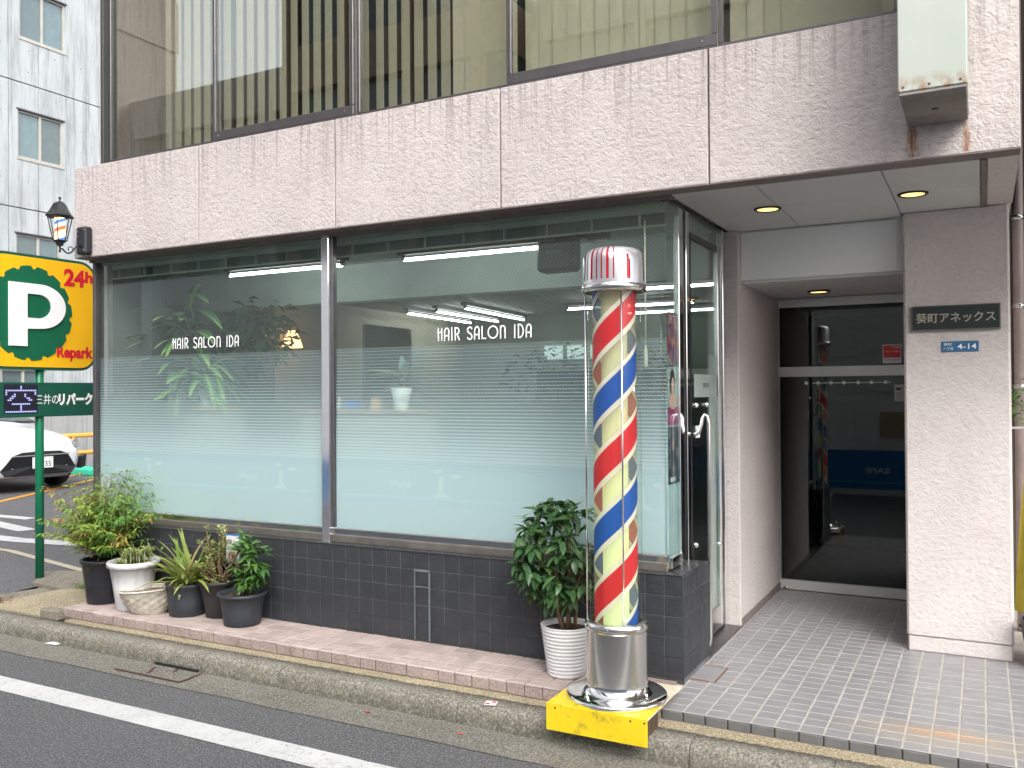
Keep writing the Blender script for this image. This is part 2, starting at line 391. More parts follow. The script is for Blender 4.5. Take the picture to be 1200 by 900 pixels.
# kerb: cast stones laid end to end
kerb = bpy.data.objects.new('kerb', None); C.objects.link(kerb); kerb['kind'] = 'structure'
joints = [-9.6, -9.0, -8.4, -7.8, -7.2, -6.6, -6.03, -5.43, -4.78, -4.14, -3.54, -2.94, -2.36, -1.76, -1.16, -.56, .04, .64, 1.24, 1.84, 2.44, 3.04]
for i, (a, b) in enumerate(zip(joints, joints[1:])):
    prof = [(3.955, -.40), (3.955, -.052), (3.875, -.058), (3.850, -.068), (3.838, -.085), (3.828, -.13), (3.822, ZR+.0), (3.820, -.40)]
    k = MB(); ts = [0, .008]+[q/16 for q in range(1, 16)]+[.992, 1]; n = len(ts)-1; rows = []
    dz = rnd.uniform(-.0015, .0015)
    for j in range(n+1):
        x = a+.0015+(b-a-.003)*ts[j]
        rows.append([(x, y+(.004*noise.noise((x*9, y*20, z*20)) if -.39 < z and y < 3.9 else 0), z+dz+.003*noise.noise((x*7, 4, z*9))) for y, z in prof])
    for j in range(n):
        for q in range(len(prof)-1): k.face([rows[j][q], rows[j+1][q], rows[j+1][q+1], rows[j][q+1]], True)
    k.face(rows[0]); k.face(list(reversed(rows[-1])))
    k.build('kerb_stone', M['kerb'], kerb)
MB().box(-9.6, 3.04, 3.84, 3.95, -.42, -.10).build('kerb_bed', M['stepgrout'], kerb)
st = MB()
for a, b in zip(xs, xs[1:]):
    if a < -5.6: continue
    st.face([(a, 3.957, -.050+.002*noise.noise((a*5, 1, 0))), (b, 3.957, -.050+.002*noise.noise((b*5, 1, 0))), (b, 4.06, -.046), (a, 4.06, -.046)])
st.face([(-5.6, 3.957, -.05), (3.0, 3.957, -.05), (3.0, 3.957, -.2), (-5.6, 3.957, -.2)])
struct('concrete_strip', st, M['strip'])
# entrance floor
def chamfer_tile(sx, sy, h, c=.0035):
    m = MB(); x, y = sx/2, sy/2
    m.raw([(-x, -y, 0), (x, -y, 0), (x, y, 0), (-x, y, 0), (-x, -y, h-c), (x, -y, h-c), (x, y, h-c), (-x, y, h-c),
           (-x+c, -y+c, h), (x-c, -y+c, h), (x-c, y-c, h), (-x+c, y-c, h)],
          [(0, 1, 5, 4), (1, 2, 6, 5), (2, 3, 7, 6), (3, 0, 4, 7), (4, 5, 9, 8), (5, 6, 10, 9), (6, 7, 11, 10), (7, 4, 8, 11), (8, 9, 10, 11)])
    return m
floor = struct('entrance_floor', MB().box(-1.47, 2.4, 4.058, 9.2, -.35, -.0016), M['floorgrout'])
tm = chamfer_tile(.0975, .0812, .0095, .002).mesh('tile'); tm.materials.append(M['floortile'])
extra = MB(); cnt = 0
for i in range(17):
    x = -1.306+.1045*i-.0015
    for j in range(33):
        y = 4.055+.045+.0872*j
        if y > 6.87 and x < -.4: continue
        if -.42 < x < .17 and y > 5.60: continue
        if x > .4 and y > 5.9: continue
        if x < -1.25 and y < 4.9 and False: continue
        ox = 0
        zz = -.0095+rnd.uniform(-.0006, .0006)
        if cnt < 299 and j < 19:
            o = link('tile', tm, None, floor, (x, y, zz), (rnd.uniform(-.004, .004), rnd.uniform(-.004, .004), rnd.uniform(-.006, .006))); cnt += 1
        else: extra.cbox(x-.049, x+.049, y-.0405, y+.0405, -.008, .0005, c=.002)
o = extra.build('tile_field', M['floortile'], floor); o['kind'] = 'stuff'
# tiles of the strip against the dark wall and the step's riser
rm = CB(-.0495, .0495, 0, .008, -.022, .022, c=.003).mesh('riser_tile'); rm.materials.append(tilemat('riser_tile', (.15, .15, .15), .15, .6, .4, 60, obj=.3))
B(-1.36, 2.4, 4.0545, 4.0585, -.06, -.004).build('riser_grout', M['stepgrout'], floor)
for i in range(20): link('riser_tile', rm, None, floor, (-1.306+.1045*i, 4.047, -.0265), (0, 0, rnd.uniform(-.01, .01)))
# little floor hatch beside the pier
h = MB(); h.box(-1.41, -1.23, 4.53, 4.79, .001, .0035); tag(h.build('floor_hatch', M['floortile']), 'small square tiled hatch cover in the floor beside the dark tiled pier', 'hatch')
hr = MB()
for a in ((-1.236, -1.23, 4.53, 4.79), (-1.41, -1.23, 4.786, 4.792), (-1.40, -1.26, 4.528, 4.533)): hr.box(a[0], a[1], a[2], a[3], .0012, .0048)
ho = hr.build('hatch_rim', pbr('rusty_rim', (.22, .09, .05), .8, 0, .4, 50), [x for x in bpy.data.objects if x.name == 'floor_hatch'][0])
# pink pavement
pav = struct('pavement', MB().box(-5.70, -1.40, 4.032, 4.44, -.30, .012), M['pinkgrout'])
pm = chamfer_tile(.0985, .0985, .010, .003).mesh('paver'); pm.materials.append(M['pinktile'])
pm2 = chamfer_tile(.0985, .048, .010, .003).mesh('narrow_paver'); pm2.materials.append(M['pinktile'])
pm3 = chamfer_tile(.0985, .062, .012, .006).mesh('edge_paver'); pm3.materials.append(M['pinktile'])
for i in range(40):
    x = -5.645+.1035*i
    if x > -1.47: break
    for y, mm in ((4.053, pm3), (4.112, pm2), (4.19, pm), (4.2935, pm), (4.395, pm2 if False else pm)):
        if y > 4.35: y = 4.392
        link('paver', mm, None, pav, (x+rnd.uniform(-.001, .001), y, .0105+rnd.uniform(-.001, .001)), (rnd.uniform(-.008, .008), rnd.uniform(-.008, .008), rnd.uniform(-.01, .01)))
em = CB(-.0495, .0495, 0, .008, -.026, .026, c=.003).mesh('edge_face'); em.materials.append(M['pinkedge'])
for i in range(40):
    x = -5.645+.1035*i
    if x > -1.80: break
    link('edge_tile', em, None, pav, (x+rnd.uniform(-.002, .002), 4.0215, -.018), (0, 0, rnd.uniform(-.015, .015)))
# ground of the car park and the broken ramp slabs at its mouth
struct('car_park', MB().face([(-40, 4.60, -.05), (-7.0, 4.60, -.05), (-6.4, 4.9, -.05), (-6.05, 40, -.05), (-40, 40, -.05)]), M['asphalt2'])
pm_ = MB(); pm_.face([(-40, 3.955, -.085), (-6.9, 3.955, -.085), (-6.8, 4.62, -.046), (-40, 4.62, -.046)])
struct('car_park_ramp', pm_, M['asphalt2'])
r = MB(); r.prism([(-6.95, 3.96), (-6.2, 3.96), (-5.95, 4.52), (-6.72, 4.66)], 'z', -.2, -.055)
struct('ramp_slab', r, M['ramp'])
r = MB(); r.raw([(-6.62, 4.0, -.055), (-5.86, 3.97, -.045), (-5.72, 4.48, .01), (-6.45, 4.60, -.03), (-6.62, 4.0, -.2), (-5.86, 3.97, -.2), (-5.72, 4.48, -.2), (-6.45, 4.60, -.2)],
                [(0, 1, 2, 3), (0, 4, 5, 1), (1, 5, 6, 2), (2, 6, 7, 3), (3, 7, 4, 0)])
struct('ramp_wedge', r, M['strip'])
r = MB(); r.cbox(-5.87, -5.68, 3.965, 4.05, -.06, .005, c=.006); struct('ramp_block', r, M['ramp'])
r = MB(); r.prism([(-6.9, 4.60), (-5.72, 4.46), (-5.72, 5.3), (-6.35, 5.4), (-7.25, 4.95)], 'z', -.2, -.028); struct('sign_footing', r, M['ramp'])
r = CB(-6.30, -5.98, 4.66, 4.86, -.03, -.004, c=.004); tag(r.build('rusty_plate', pbr('rusty_iron', (.14, .055, .04), .8, 0, .3, 40, .4)), 'small rusty iron plate on the concrete behind the big black pot', 'plate')
# markings of the car park
def strip_(name, pts, w_, mat, z=-.045):
    m = MB()
    for (a, b) in zip(pts, pts[1:]):
        d = Vector((b[0]-a[0], b[1]-a[1], 0)).normalized(); q = Vector((-d.y, d.x, 0))*w_/2
        A, Bb = Vector((a[0], a[1], z)), Vector((b[0], b[1], z)); m.face([A-q, Bb-q, Bb+q, A+q])
    return struct(name, m, mat)
strip_('orange_marking', [(-12.2, 7.0), (-12.76, 8.0), (-13.58, 9.38), (-14.49, 10.86), (-15.6, 12.6)], .12, M['orangeline'])
strip_('orange_marking', [(-15.2, 10.5), (-16.3, 12.4)], .12, M['orangeline'])
strip_('orange_marking', [(-14.6, 11.6), (-16.9, 13.3)], .14, M['orangeline'])
strip_('cream_marking', [(-10.2, 5.55), (-8.6, 5.50), (-7.2, 5.2), (-5.9, 4.95)], .075, M['creamline'])
strip_('white_marking', [(-12.5, 7.0), (-9.72, 6.42)], .20, M['whiteline'])
strip_('white_marking', [(-11.6, 5.95), (-9.2, 5.95), (-8.45, 6.05), (-7.9, 6.2)], .22, M['whiteline'])
strip_('white_marking', [(-13.0, 7.0), (-10.6, 7.05)], .16, M['whiteline'])
MB().box(-15.4, -14.3, 10.7, 11.5, -.045, .06)
struct('mint_block', MB().cbox(-16.3, -15.0, 11.35, 11.95, -.045, .06, c=.01), M['mint'])
dlv = MB()
for k in range(170):
    q = rnd.random(); add_q = Vector((-7.0+.75*q+rnd.gauss(0, .04), 4.02+.55*q*.3+rnd.gauss(0, .05), -.052)); a = rnd.uniform(0, 6.3); l = rnd.uniform(.01, .03)
    d = Vector((math.cos(a), math.sin(a), 0)); e = Vector((-d.y, d.x, 0)); dlv.face([add_q-d*l, add_q-e*l*.35+Vector((0, 0, .008)), add_q+d*l+Vector((0, 0, rnd.uniform(0, .02))), add_q+e*l*.35+Vector((0, 0, .004))])
o = dlv.build('dry_leaf_litter', pbr('dead_leaves', (.17, .075, .04), .9, 0, .5, 60)); tag(o, 'reddish brown drift of dead leaves at the mouth of the car park', 'leaf litter'); o['kind'] = 'stuff'
wd = MB()
for k in range(60):
    a = rnd.uniform(0, 6.3); b_ = Vector((-6.32+rnd.gauss(0, .05), 4.66+rnd.gauss(0, .04), -.03)); t_ = b_+Vector((math.cos(a)*.05, math.sin(a)*.05, rnd.uniform(.02, .07))); s_ = Vector((-math.sin(a), math.cos(a), 0))*.004
    wd.face([b_-s_, b_+s_, t_])
o = wd.build('weed_tuft', pbr('weed', (.16, .24, .05), .6, 0, .3, 40)); tag(o, 'small green weed tuft at the foot of the green sign pole', 'weeds'); o['kind'] = 'stuff'
# drain cover in the gutter
dr = thing('drain_cover', 'gutter drain cover with two slots and a rusty rim by the kerb', 'drain cover', (-4.40, 3.76, ZR))
MB().cbox(-.27, .27, -.11, .115, .0, .009, c=.003).build('cover_plate', M['gutter'], dr)
dk = pbr('drain_rim', (.07, .035, .035), .7, 0, .3, 30)
m = MB(); m.box(-.275, .275, -.117, -.108, .004, .0105); m.box(.268, .277, -.11, .11, .004, .0105); m.build('rim', dk, dr)
for q in (-.06, .09): B(q-.012-.0, q+.012, -.055, .055, .008, .0098).build('slot', dk, dr, rot=(0, 0, .55))
tag(B(-4.53, -4.16, 3.816, 3.84, ZR+.005, ZR+.024).build('drain_mouth_shadow', M['black']), 'black bar standing for the shadow in the slot under the kerb, behind the drain cover', 'drain')  # solid black bar in place of the shadow inside the drain opening
# litter
p = MB(); p.raw([(-5.57, 3.80, ZR+.012), (-5.45, 3.80, ZR+.016), (-5.43, 3.87, ZR+.022), (-5.55, 3.88, ZR+.014), (-5.50, 3.84, ZR+.028)], [(0, 1, 4), (1, 2, 4), (2, 3, 4), (3, 0, 4)])
tag(p.build('paper_scrap', M['white']), 'crumpled white paper scrap lying in the gutter near the left pots', 'litter')
p = B(-.03, .03, -.03, .03, 0, .0015).build('sticker', M['white'], None, (-2.19, 3.885, -.054), (0, .0, .3)); tag(p, 'white sticker with red spots on the kerb left of the yellow step', 'sticker')
for q in ((-.015, -.012), (.014, .013)): B(q[0]-.011, q[0]+.011, q[1]-.009, q[1]+.009, .0016, .0022).build('red_spot', M['red'], p)
for x, y, c in ((-2.86, 3.74, 'red leaf scrap in the gutter, left of the two red scraps'), (-2.27, 3.70, 'red leaf scrap in the gutter, right of the two red scraps')):
    tag(MB().face([(x, y, ZR+.012), (x+.025, y+.006, ZR+.017), (x+.02, y+.02, ZR+.013), (x-.005, y+.012, ZR+.015)]).build('leaf_scrap', M['red']), c, 'litter')
# ================================================================== SALON BUILDING
bld = thing('salon_building', 'pink stuccoed building with a hair salon window and a recessed entrance', 'building')
YB, ZS = 4.35, 2.53
jx = [-6.02, -4.725, -3.54, -2.37, -1.19, .155]
groove = MB()
for i, (a, b) in enumerate(zip(jx, jx[1:])):
    m = MB(); m.cbox(a+(.004 if i else 0), b-(.004 if i < 4 else 0), YB, YB+.14, ZS, 3.205, c=.004)
    m.build('facade_panel', M['stucco'], bld)
B(-6.0, .14, YB+.03, YB+.16, ZS+.02, 3.19).build('panel_backing', M['black'], bld)
MB().cbox(-.315, .155, YB, YB+.3, 3.208, 7.0, c=.004).build('facade_panel', M['stucco'], bld)
# inner slab above the soffit, side walls, roof
MB().box(-6.02, .155, YB+.17, 9.9, ZS+.03, 3.14).build('floor_slab', M['board'], bld)
MB().box(-6.02, .155, 4.46, 10, 5.25, 7).build('upper_wall', M['stucco'], bld)
MB().box(-6.08, -6.0, 4.62, 10, -.1, 7).build('side_wall', M['stucco'], bld)
MB().box(.10, .155, 4.62, 10, ZS+.05, 7).build('side_wall', M['stucco'], bld)
MB().box(-6.0, .1, 9.9, 10, -.1, 7).build('rear_wall', M['stucco'], bld)
# beam underside: dark edge, then metal panels over the entrance
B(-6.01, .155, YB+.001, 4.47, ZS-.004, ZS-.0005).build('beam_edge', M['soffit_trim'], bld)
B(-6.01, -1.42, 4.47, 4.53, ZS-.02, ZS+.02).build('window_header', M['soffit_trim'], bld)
for (a, b, c_, d) in ((-1.43, -.995, 4.472, 5.05), (-.99, -.41, 4.472, 5.05), (-.405, .0, 4.472, 5.05), (-1.43, -.995, 5.055, 5.72), (-.99, -.41, 5.055, 5.72), (-.405, .0, 5.055, 5.60)):
    CB(a, b, c_, d, ZS-.008, ZS+.01, c=.0015).build('soffit_panel', M['soffit'], bld)
CB(.003, .03, 4.472, 5.60, ZS-.012, ZS+.01).build('soffit_trim', M['soffit_trim'], bld)
B(.032, .155, 4.472, 5.60, ZS-.006, ZS+.01).build('soffit_margin', M['stucco_low'], bld)
# downlights
dl = emit('warm_lamp', (1, .60, .20), .95)
for (x, y, z, lab) in ((-1.055, 5.07, ZS-.009, 'round recessed ceiling lamp over the entrance, nearer the salon door'), (-.31, 5.06, ZS-.009, 'round recessed ceiling lamp over the entrance, right above the column'), (-1.0, 6.45, 2.188, 'round recessed ceiling lamp just before the glass building door')):
    t_ = thing('ceiling_lamp', lab, 'lamp', (x, y, z), group='recessed warm lamps in the entrance ceiling')
    MB().lathe([(.056, -.002), (.060, -.007), (.068, -.009), (.075, -.005), (.075, .006)], n=36).build('ring', M['black'], t_)
    MB().disc(0, 0, -.004, .058, 36, False).build('lens', dl, t_)
# column and recess
m = MB(); m.cbox(-.400, .140, 5.596, 7.3, .085, ZS-.004, c=.012); m.build('column', M['stucco_low'], bld)
MB().cbox(-.392, .132, 5.606, 7.25, .0, .084, c=.005).build('column_base', M['board'] if False else M['stucco_low'], bld)
MB().cbox(-1.50, -1.368, 5.662, 6.95, .0, ZS-.009, c=.004).build('recess_wall', M['stucco_low'], bld)
CB(-1.371, -1.362, 5.67, 6.88, .0, .055).build('skirting', M['soffit_trim'], bld)
MB().cbox(-1.366, -.438, 5.735, 5.765, 2.21, ZS-.010, c=.002).build('white_fascia', M['board'], bld)
al = MB(); al.box(-1.366, -.43, 5.731, 5.767, ZS-.018, ZS-.009); al.box(-.437, -.428, 5.731, 5.767, 2.205, ZS-.018); al.build('fascia_trim', M['alu'], bld)
B(-1.366, -.402, 5.768, 6.86, 2.192, 2.212).build('recess_ceiling', M['soffit'], bld)
B(-.428, -.402, 5.70, 5.80, 2.2, ZS-.01).build('fascia_return', M['soffit'], bld)
# main door
M['rail'] = pbr('satin_door_rail', (.60, .61, .60), .35, .35, .05, 6)
md = thing('entrance_door', 'wide dark glass door with aluminium rails at the end of the entrance recess', 'door', (-.93, 6.89, 0))
def dpart(name, x0, x1, z0, z1, mat, y0=0, y1=.04): return CB(x0+.93, x1+.93, y0, y1, z0, z1, c=.002).build(name, mat, md)
dpart('header', -1.367, -.40, 2.125, 2.19, M['rail']); dpart('transom_rail', -1.367, -.40, 1.603, 1.678, M['rail'], -.01)
dpart('bottom_rail', -1.367, -.40, .008, .080, M['rail'], -.01); dpart('stile', -1.367, -1.358, .08, 2.125, M['alu'])
for z0, z1 in ((.080, 1.603), (1.678, 2.125)):
    B(-1.357+.93, -.40+.93, .015, .021, z0, z1).build('pane', M['doorglass'], md)
MB().tube([(-1.34+.93, -.012, .02), (-1.30+.93, -.012, .02)], .008, 8).build('pivot', M['steel'], md)
dw = pbr('white_dot', (.85, .85, .85), .5)
for x in (-1.25, -1.165, -1.08, -.99, -.90, -.80, -.71, -.615):
    if x < -1.2: continue
    MB().tube([(x+.93, .011, 1.555), (x+.93, .014, 1.555)], .013, 14).build('dot_sticker', dw, md)
B(-1.12+.93, -.58+.93, .0125, .0145, 1.5525, 1.5575).build('dot_line', dw, md)
s_ = thing('door_sticker', 'small red and white security sticker on the upper pane of the glass door', 'sticker', (-.57, 6.888, 1.758))
B(-.062, .062, 0, .004, -.066, .066).build('backing', M['white'], s_); B(-.056, .056, -.002, 0, -.028, .06).build('red_field', M['red'], s_)
text('small_print', 'セキュリティ作動中', M['whitetext'], s_, (0, -.003, .016), FRONT, width=.09, height=.011)
text('small_print', '綜合警備', M['whitetext'], s_, (.025, -.003, .045), FRONT, width=.05, height=.012)
text('small_print', '24時間警備', M['blue'], s_, (0, -.002, -.044), FRONT, width=.1, height=.014)
s_ = thing('door_notice', 'small pale paper notice under the rail of the glass door', 'notice', (-.525, 6.888, 1.478))
B(-.03, .03, 0, .004, -.058, .058).build('sheet', pbr('notice_paper', (.5, .5, .48), .7), s_)
B(-.022, .012, -.002, 0, .02, .038).build('black_mark', M['black'], s_)
for k in range(4): B(-.022, .022, -.002, 0, -.045+.014*k, -.041+.014*k).build('text_line', M['dark_alu'], s_)
# hall behind the door
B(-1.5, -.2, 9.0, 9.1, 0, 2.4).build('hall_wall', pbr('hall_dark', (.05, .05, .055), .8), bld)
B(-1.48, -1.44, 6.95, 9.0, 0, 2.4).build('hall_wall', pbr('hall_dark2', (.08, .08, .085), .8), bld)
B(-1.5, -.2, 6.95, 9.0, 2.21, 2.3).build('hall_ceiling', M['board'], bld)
# dark tiled base wall with its end pier
def tiledwall():
    XR = -1.362; ZC = .545
    core = MB(); core.box(-5.93, XR-.004, 4.4345, 4.56, -.02, ZC); core.box(-1.60, XR-.004, 4.436, 4.908, -.02, ZC)
    wobj = core.build('base_wall', M['wallgrout'], bld)
    tms = []
    for k in range(7):
        v = MB(); n = 4; c = .0014; X = .0501; Z = .0508; rough_ = .0022 if k < 4 else .0003
        G = [[(-X+c+(2*X-2*c)*i/n, -.0030-rough_*rnd.random()*(1 if 0 < i < n and 0 < j < n else .2), -Z+c+(2*Z-2*c)*j/n) for i in range(n+1)] for j in range(n+1)]
        for j in range(n):
            for i in range(n): v.face([G[j][i], G[j][i+1], G[j+1][i+1], G[j+1][i]])
        cs = [(-X, 0, -Z), (X, 0, -Z), (X, 0, Z), (-X, 0, Z)]; fs = [G[0][0], G[0][n], G[n][n], G[n][0]]
        md_ = [(p[0], -.0018, p[2]) for p in cs]
        for a in range(4):
            b = (a+1) % 4; v.face([cs[a], cs[b], md_[b], md_[a]]); v.face([md_[a], md_[b], fs[b], fs[a]])
        t_ = v.mesh('tile'); t_.materials.append(M['walltile']); tms.append(t_)
    zr = [.4975, .392, .2865, .181, .0755+.003]
    cntt = 0
    for i in range(44):
        x = XR-.0517-.1035*i
        for z in zr:
            link('tile', rnd.choice(tms[:4] if i < 3 else tms[4:]), None, wobj, (x, 4.4345, z), (rnd.uniform(-.004, .004), 0, rnd.uniform(-.004, .004))); cntt += 1
    side = wobj
    pier = MB().box(-1.40, XR-.0038, 4.44, 4.905, -.019, ZC-.001).build('pier', M['wallgrout'], bld)
    for j in range(5):
        for z in zr: link('tile', rnd.choice(tms[:4]), None, pier, (XR-.004, 4.4345+.0475+.0955*j, z), (0, 0, PI/2+rnd.uniform(-.005, .005)), (.915, 1, 1))
    # cap tiles
    cap = MB().box(-5.93, XR-.002, 4.432, 4.60, ZC, ZC+.004).build('wall_cap', M['wallgrout'], bld)
    ct = CB(-.0502, .0502, -.052, .06, 0, .009, c=.003).mesh('cap_tile'); ct.materials.append(M['captile'])
    for i in range(44):
        x = XR-.0517-.1035*i
        link('cap_tile', ct, None, cap, (x, 4.478, ZC+.004), (.03 if i else .0, 0, 0))
    for j in range(3): link('cap_tile', ct, None, cap, (XR-.052, 4.60+.105*j, ZC+.0045), (0, .0, PI/2))
    MB().box(-1.50, XR-.01, 4.60, 4.905, ZC-.03, ZC+.003).build('cap_bed', M['wallgrout'], bld)
    B(-5.93, XR-.001, 4.428, 4.434, -.02, .026).build('wall_foot', pbr('wall_foot', (.045, .045, .045), .8, 0, .3, 20, .4), bld)
    # chalky outline of a removed plate
    ch = paint_worn('chalk_residue', (.15, .18, .20), (.04, .042, .045), .95, 40, .9)
    m = MB(); x0, x1 = -3.012, -2.905
    for a in ((x0-.004, x0+.003, .03, .452), (x1-.009, x1+.003, .03, .452), (x0, x1, .436, .45), (x0, x1, .343, .35)): m.box(a[0], a[1], 4.4235, 4.4245, a[2], a[3])
    m.build('paint_residue', ch, bld)
tiledwall()
# notice on the dark wall
nz = thing('wall_notice', 'white notice with blue border and red prohibition ring on the dark tiled wall', 'notice', (-4.480, 4.415, .455))
CB(-.066, .066, 0, .006, -.10, .10).build('plate', M['blue'], nz); B(-.059, .059, -.0015, 0, -.092, .092).build('white_field', M['white'], nz)
text('lettering', '禁止', M['black'], nz, (.0, -.003, .052), FRONT, width=.075, height=.03)
text('lettering', '駐輪禁止', M['black'], nz, (0, -.003, .012), FRONT, width=.085, height=.012)
MB().lathe([(.022, 0), (.022, .001), (.031, .001), (.031, 0)], n=28).build('prohibition_ring', M['red'], nz, loc=(-.005, -.0018, -.045), rot=(PI/2, 0, 0))
B(-.025, .025, -.0032, -.0018, -.003, .003).build('slash', M['red'], nz, loc=(-.005, 0, -.045), rot=(0, R(45), 0))
# ------------------------------------------------------------------ shop window
YG = 4.50; ZB, ZT = .64, 2.512
win = MB().box(-5.97, -1.47, YG-.012, YG+.03, ZB-.035, ZB).build('shop_window', M['steel'], bld)   # bottom rail
CB(-5.97, -1.46, YG-.03, YG+.06, .556, ZB-.035, c=.004).build('sill', M['frame_mud'], win)
CB(-5.97, -1.47, YG-.018, YG+.03, ZB-.004, ZB+.006, c=.002).build('glazing_bead', M['alu'], win)
CB(-5.975, -5.945, YG-.03, YG+.05, .556, ZT+.02, c=.003).build('jamb', M['dark_alu'], win)
for a, b in ((-5.945, -3.755), (-3.675, -1.466)):
    B(a, b, YG, YG+.008, ZB, ZT).build('pane', M['glass'], win)
    MB().face([(a, YG+.014, ZB), (b, YG+.014, ZB), (b, YG+.014, ZT), (a, YG+.014, ZT)]).build('film', M['film'], win)
CB(-3.752, -3.692, YG-.035, YG+.03, .556, ZT+.01, c=.003).build('mullion', pbr('mirror_mullion', (.95, .94, .96), .09, .92, .03, 10), win)
CB(-3.691, -3.672, YG-.014, YG+.03, ZB, ZT+.01, c=.002).build('mullion_edge', M['dark_alu'], win)
CB(-5.945, -1.47, YG+.03, YG+.05, ZT-.018, ZT+.018).build('head_rail', pbr('green_rail', (.30, .33, .28), .5), win)
# art deco lettering drawn with strokes
def deco(parent, x0, x1, z0, z1, y):
    def arc(cx, cy, rx, ry, a0, a1, n=10): return [(cx+rx*math.cos(R(a0+(a1-a0)*i/n)), cy+ry*math.sin(R(a0+(a1-a0)*i/n))) for i in range(n+1)]
    G = {
     'H': (.50, [[(.1, 0), (.1, 1)], [(.42, 0), (.42, .95)], [(0, .66), (.42, .66)]]),
     'A': (.56, [[(.08, 0), (.08, .62)]+arc(.30, .66, .20, .32, 180, 0)+[(.48, .62), (.48, 0)], [(.08, .36), (.48, .36)]]),
     'I': (.22, [[(.11, 0), (.11, 1)]]),
     'R': (.56, [[(.1, 0), (.1, 1)], [(.1, .97)]+arc(.26, .72, .2, .25, 90, -90)+[(.1, .47)], [(.26, .47), (.5, 0)]]),
     'S': (.52, [arc(.26, .76, .2, .22, 20, 200)+[(.15, .55), (.36, .42)]+arc(.26, .22, .2, .22, 20, -160)]),
     'L': (.46, [[(.1, 1), (.1, .03), (.42, .03)]]),
     'O': (1.0, [arc(.5, .5, .42, .47, 0, 360, 26)]),
     'N': (.58, [[(.08, 0), (.08, .95)], [(.08, .7)]+arc(.28, .7, .2, .27, 180, 0)+[(.48, .7), (.48, 0)]]),
     'D': (.60, [[(.1, 0), (.1, 1), (.2, 1)]+arc(.2, .5, .32, .5, 90, -90, 14)+[(.1, 0)]]),
     ' ': (.42, [])}
    word = 'HAIR SALON IDA'; tot = sum(G[c][0]+.10 for c in word)
    m = MB(); x = 0; w_ = .115; done = []
    sx = (x1-x0)/tot; sz = z1-z0
    for c in word:
        gw, strokes = G[c]
        for s in strokes:
            for a, b in zip(s, s[1:]):
                A = Vector((x0+(x+a[0])*sx, z0+a[1]*sz)); Bb = Vector((x0+(x+b[0])*sx, z0+b[1]*sz))
                d = Bb-A
                if d.length < 1e-6: continue
                d.normalize(); q = Vector((-d.y, d.x))*w_*sz/2; e = d*w_*sz*.35
                cnt_ = len(m.f); m.face([(p.x, y-.00004*(cnt_ % 40), p.y) for p in (A-q-e, Bb-q+e, Bb+q+e, A+q-e)])
        x += gw+.10
        if c == ' ': m.build('lettering', M['whitetext'], parent); m = MB()
    return m.build('lettering', M['whitetext'], parent)
deco(win, -5.145, -4.49, 1.832, 1.905, YG-.0025); deco(win, -2.888, -2.245, 1.815, 1.888, YG-.0025)
# corner glass turning to the salon door
MB().face([(-1.4725, YG+.004, ZB-.01), (-1.4725, 4.69, ZB-.01), (-1.4725, 4.69, ZT), (-1.4725, YG+.004, ZT)]).build('corner_film', M['film'], bld)
sg = MB().box(-1.468, -1.460, YG+.0, 4.69, ZB-.01, ZT).build('corner_pane', M['sideglass'], bld)
CB(-1.60, -1.455, YG-.022, YG-.002, .572, ZB-.002, c=.001).build('corner_sill', M['chrome'], bld)
CB(-1.475, -1.440, YG-.002, 4.70, .572, ZB-.012, c=.001).build('corner_sill', M['chrome'], bld)
CB(-1.485, -1.452, 4.69, 4.765, .50, ZS-.01, c=.003).build('door_post', M['chrome'], bld)
CB(-1.485, -1.470, 4.765, 4.812, .0, ZS-.01, c=.003).build('door_gap', M['black'], bld)
CB(-1.485, -1.448, 4.812, 4.868, .0, ZS-.01, c=.003).build('door_post', M['chrome'], bld)
CB(-1.490, -1.448, 4.50, 5.66, ZT-.01, ZS-.009, c=.003).build('door_head', M['dark_alu'], bld)
CB(-1.485, -1.442, 5.575, 5.655, .0, ZS-.01, c=.003).build('door_jamb', M['chrome'], bld)
B(-1.47, -1.365, 4.915, 5.70, -.002, .012).build('threshold', M['dark_alu'], bld)
sdn = thing('salon_door', 'tall narrow glass salon door in a chrome frame left of the entrance', 'door', (-1.46, 4.87, 0))
def sp(name, y0, y1, z0, z1, mat, x0=-.02, x1=.008): return CB(x0, x1, y0-4.87, y1-4.87, z0, z1, c=.002).build(name, mat, sdn)
sp('stile', 4.872, 4.915, .03, 2.40, M['black']); sp('stile', 5.49, 5.565, .03, 2.40, M['chrome']); sp('top_rail', 4.916, 5.49, 2.37, 2.40, M['dark_alu'])
sp('kick_panel', 4.916, 5.49, .03, .17, M['steel']); sp('transom_pane', 4.87, 5.57, 2.405, 2.50, M['sideglass'], -.01, -.004)
sp('pane', 4.916, 5.49, .17, 2.37, M['sideglass'], -.01, -.004)
fz = pbr('frost_strip', (.28, .32, .30), .6)
sp('frosted_strip', 5.33, 5.48, .17, 1.72, fz, -.0115, -.0105); sp('notice_band', 5.0, 5.48, 1.465, 1.60, fz, -.0035, -.0025)
text('lettering', '営業時間', M['black'], sdn, (-.0018, .37, 1.535), RIGHT, width=.13, height=.03)
for y, z in ((5.02, 1.42), (5.24, 1.42), (4.99, .62), (5.5, .55), (5.6, .55)): MB().lathe([(0, .016), (.012, .013), (.017, 0)], n=14).build('glass_bolt', M['chrome'], sdn, loc=(0, y-4.87, z), rot=(0, PI/2, 0))
sp('small_label', 5.02, 5.10, 1.23, 1.30, M['white'], -.0035, -.0025)
